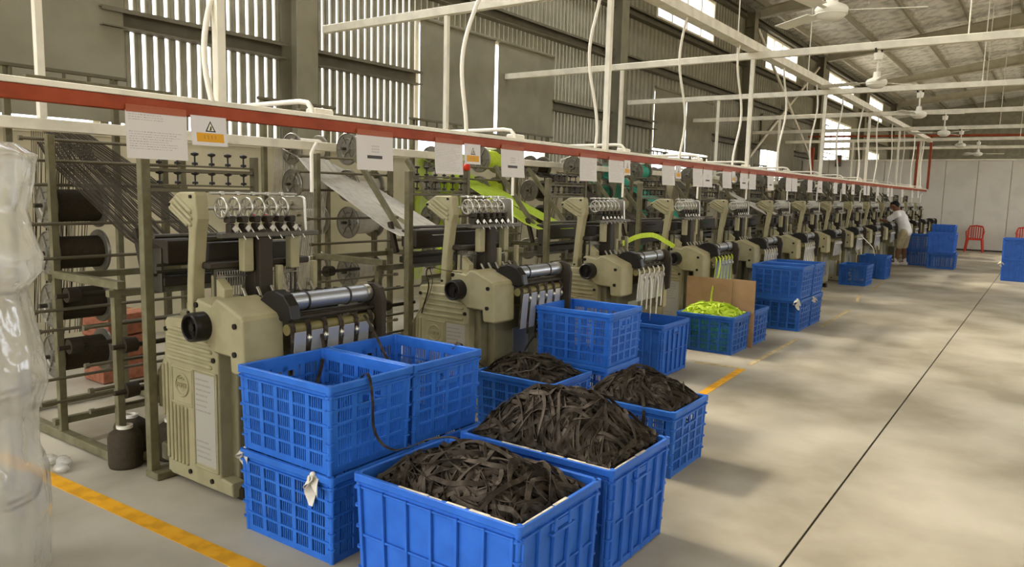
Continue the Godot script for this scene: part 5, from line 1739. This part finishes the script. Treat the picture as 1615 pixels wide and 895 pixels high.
func small_things() -> void:
	var ch := make_chair()
	ch.position = Vector3(-1.9, 0, -28.05)
	tag(ch, "red plastic armchair against the back partition, whole in view", "chair", "red plastic chairs")
	dup(ch, Vector3(-0.58, 0, -28.05), 0.1, "red plastic armchair cut by the right edge of the picture", "red plastic chairs")
	mark("bright yellow floor line crossing the lower left corner before the first loom", Vector2(-4.75, -1.69), Vector2(-2.1, -1.79), 0.085, M.yellow)
	mark("yellow floor line in the aisle beside the empty closed crate", Vector2(-2.11, -5.5), Vector2(-2.16, -6.7), 0.07, M.yellow)
	mark("worn yellow line across the floor before the crate of green tape", Vector2(-2.6, -6.68), Vector2(-2.14, -6.72), 0.07, M.worn_yellow)
	mark("worn yellow line along the aisle past the cardboard", Vector2(-2.16, -6.9), Vector2(-2.17, -8.6), 0.05, M.worn_yellow)
	mark("faint yellow line beside the four-crate block", Vector2(-2.17, -9.6), Vector2(-2.2, -11.4), 0.05, M.worn_yellow)
	mark("faint yellow line in the aisle by the sixth loom", Vector2(-2.3, -12.4), Vector2(-2.45, -13.4), 0.05, M.worn_yellow)
	mark("furthest faint yellow line in the aisle", Vector2(-2.42, -14.2), Vector2(-2.5, -16.0), 0.05, M.worn_yellow)
	# yarn cones on the creel's foot
	var co := thing("yarn_cone", "black yarn package with pale cap in front, on the first creel's base", "yarn", Vector3(-4.03, 0.0, -2.05), 0, "black yarn packages on the floor")
	var b := MB.new()
	b.lathe(Vector3.ZERO, Vector3.UP, [Vector2(0.001, 0.0), Vector2(0.082, 0.0), Vector2(0.088, 0.015), Vector2(0.088, 0.165), Vector2(0.078, 0.19), Vector2(0.05, 0.21), Vector2(0.04, 0.215)], 24, true)
	obj("yarn", b, M.yarn, co)
	b = MB.new()
	b.lathe(Vector3(0, 0.212, 0), Vector3.UP, [Vector2(0.042, 0), Vector2(0.042, 0.018), Vector2(0.03, 0.02), Vector2(0.026, 0.0)], 18)
	obj("tube", b, M.rag, co)
	dup(co, Vector3(-4.2, 0.0, -2.17), 0.4, "black yarn package with pale cap behind the front one, by the creel post", "black yarn packages on the floor")
	dup(co, Vector3(-3.95, 0.0, -2.28), 0.8, "black yarn package further back, half behind the khaki post", "black yarn packages on the floor")
	# cartons in the back
	for k in 3:
		var c := thing("carton", "faded reddish carton behind the first creel, %s of the pile" % ["lowest", "middle", "topmost"][k], "carton", Vector3(-5.95, 0.18 * k + (0.12 if k < 0 else 0.0), -3.0), 0.1 * k, "pile of cartons")
		b = MB.new()
		b.rbox(Vector3(0, 0.088, 0), Vector3(0.3, 0.172, 0.4), 0.012)
		obj("box", b, M.carton, c)
		b = MB.new()
		b.rbox(Vector3(0, 0.1755, 0), Vector3(0.05, 0.002, 0.4), 0.0008)
		obj("tape_strip", b, M.card, c)
	# tall column wrapped in plastic at the left edge
	var pc := thing("wrapped_column", "tall column of bundles wrapped in crinkled clear plastic at the left edge", "packaging", Vector3(-3.25, 0, -1.08))
	var fn := FastNoiseLite.new()
	fn.seed = 8
	fn.frequency = 3.2
	fn.fractal_octaves = 4
	var prof := [[0, 0.219], [0.087, 0.223], [0.27, 0.238], [0.416, 0.238], [0.539, 0.211], [0.668, 0.212], [0.766, 0.246], [0.843, 0.246], [0.92, 0.233], [1.023, 0.211], [1.135, 0.196], [1.195, 0.245], [1.268, 0.254], [1.343, 0.23], [1.439, 0.21], [1.536, 0.231], [1.645, 0.249], [1.68, 0.2], [1.69, 0.05]]
	var fm := MB.new()
	var seg := 96
	var rows := []
	for i in prof.size() - 1:
		var sub := 6
		for k in sub:
			var f := float(k) / sub
			rows.append(Vector2(lerpf(prof[i][1], prof[i + 1][1], f), lerpf(prof[i][0], prof[i + 1][0], f)))
	rows.append(Vector2(0.04, 1.69))
	var grid := []
	for r in rows:
		var line := []
		for k in seg:
			var a := TAU * k / seg
			var d := Vector3(cos(a), 0, sin(a))
			var fold := 0.014 * fn.get_noise_3d(d.x * 0.8, r.y * 0.5, d.z * 0.8) + 0.005 * sin(a * 9.0 + 5.0 * fn.get_noise_2d(r.y * 0.7, 3.0)) + 0.006 * absf(fn.get_noise_3d(d.x * 3.0, r.y * 1.6, d.z * 3.0))
			line.append(d * (r.x + fold * minf(1.0, r.x * 5.0)) + Vector3.UP * (r.y + 0.012 * fn.get_noise_3d(d.x, r.y * 2.0 + 9.0, d.z)))
		grid.append(line)
	for i in grid.size() - 1:
		for k in seg:
			var a: Vector3 = grid[i][k]
			var c: Vector3 = grid[i][(k + 1) % seg]
			var d: Vector3 = grid[i + 1][(k + 1) % seg]
			var e: Vector3 = grid[i + 1][k]
			var ns := []
			for p in [[i, k], [i, (k + 1) % seg], [i + 1, (k + 1) % seg], [i + 1, k]]:
				var u: Vector3 = grid[p[0]][(p[1] + 1) % seg] - grid[p[0]][(p[1] + seg - 1) % seg]
				var v: Vector3 = grid[mini(p[0] + 1, grid.size() - 1)][p[1]] - grid[maxi(p[0] - 1, 0)][p[1]]
				var nn := v.cross(u).normalized()
				var outw: Vector3 = grid[p[0]][p[1]]
				ns.append(nn if nn.dot(Vector3(outw.x, 0, outw.z)) > 0 else -nn)
			fm.quadn(a, c, d, e, ns[0], ns[1], ns[2], ns[3])
	obj("film", fm, M.film, pc)
	var lids := [0.38, 0.8, 1.16]
	for k in 3:
		b = MB.new()
		var r: float = [0.2, 0.205, 0.185][k]
		b.lathe(Vector3(0, lids[k] - 0.02, 0), Vector3.UP, [Vector2(r - 0.01, -0.3), Vector2(r - 0.005, -0.02), Vector2(r, 0.0), Vector2(r * 0.6, 0.006), Vector2(0.001, 0.008)], 32)
		var bu := obj("bundle", b, M.film_inner, pc)
		b = MB.new()
		b.ring(Vector3(0, lids[k] - 0.02, 0), Vector3.UP, r + 0.006, 0.009, 40, 8)
		b.ring(Vector3(0, lids[k] - 0.05, 0), Vector3.UP, r + 0.002, 0.006, 40, 8)
		obj("rim", b, M.bundle, bu)
	var bag := MB.new()
	for k in 5: bag.blob(Vector3(0.05 * (k - 2), 0.02 + 0.008 * (k % 2), 0.03 * sin(k * 2.0)), Vector3(0.05, 0.02 + 0.006 * (k % 3), 0.04), 10, 6)
	var bg := obj("plastic_bag", bag, M.film)
	bg.position = Vector3(-4.3, 0.0, -1.82)
	tag(bg, "crumpled clear plastic bag lying on the floor under the first creel", "bag")
	# hung box with a red face above the partition
	var fb := thing("alarm_box", "dark box with a red face hanging at the top of the back partition", "box", Vector3(-6.25, 2.7, -28.5))
	b = MB.new()
	b.rbox(Vector3(0, 0.2, 0), Vector3(0.2, 0.4, 0.08), 0.015)
	obj("case", b, M.dark_steel, fb)
	b = MB.new()
	b.rbox(Vector3(0, 0.2, 0.042), Vector3(0.12, 0.14, 0.01), 0.004)
	obj("red_face", b, M.red, fb)
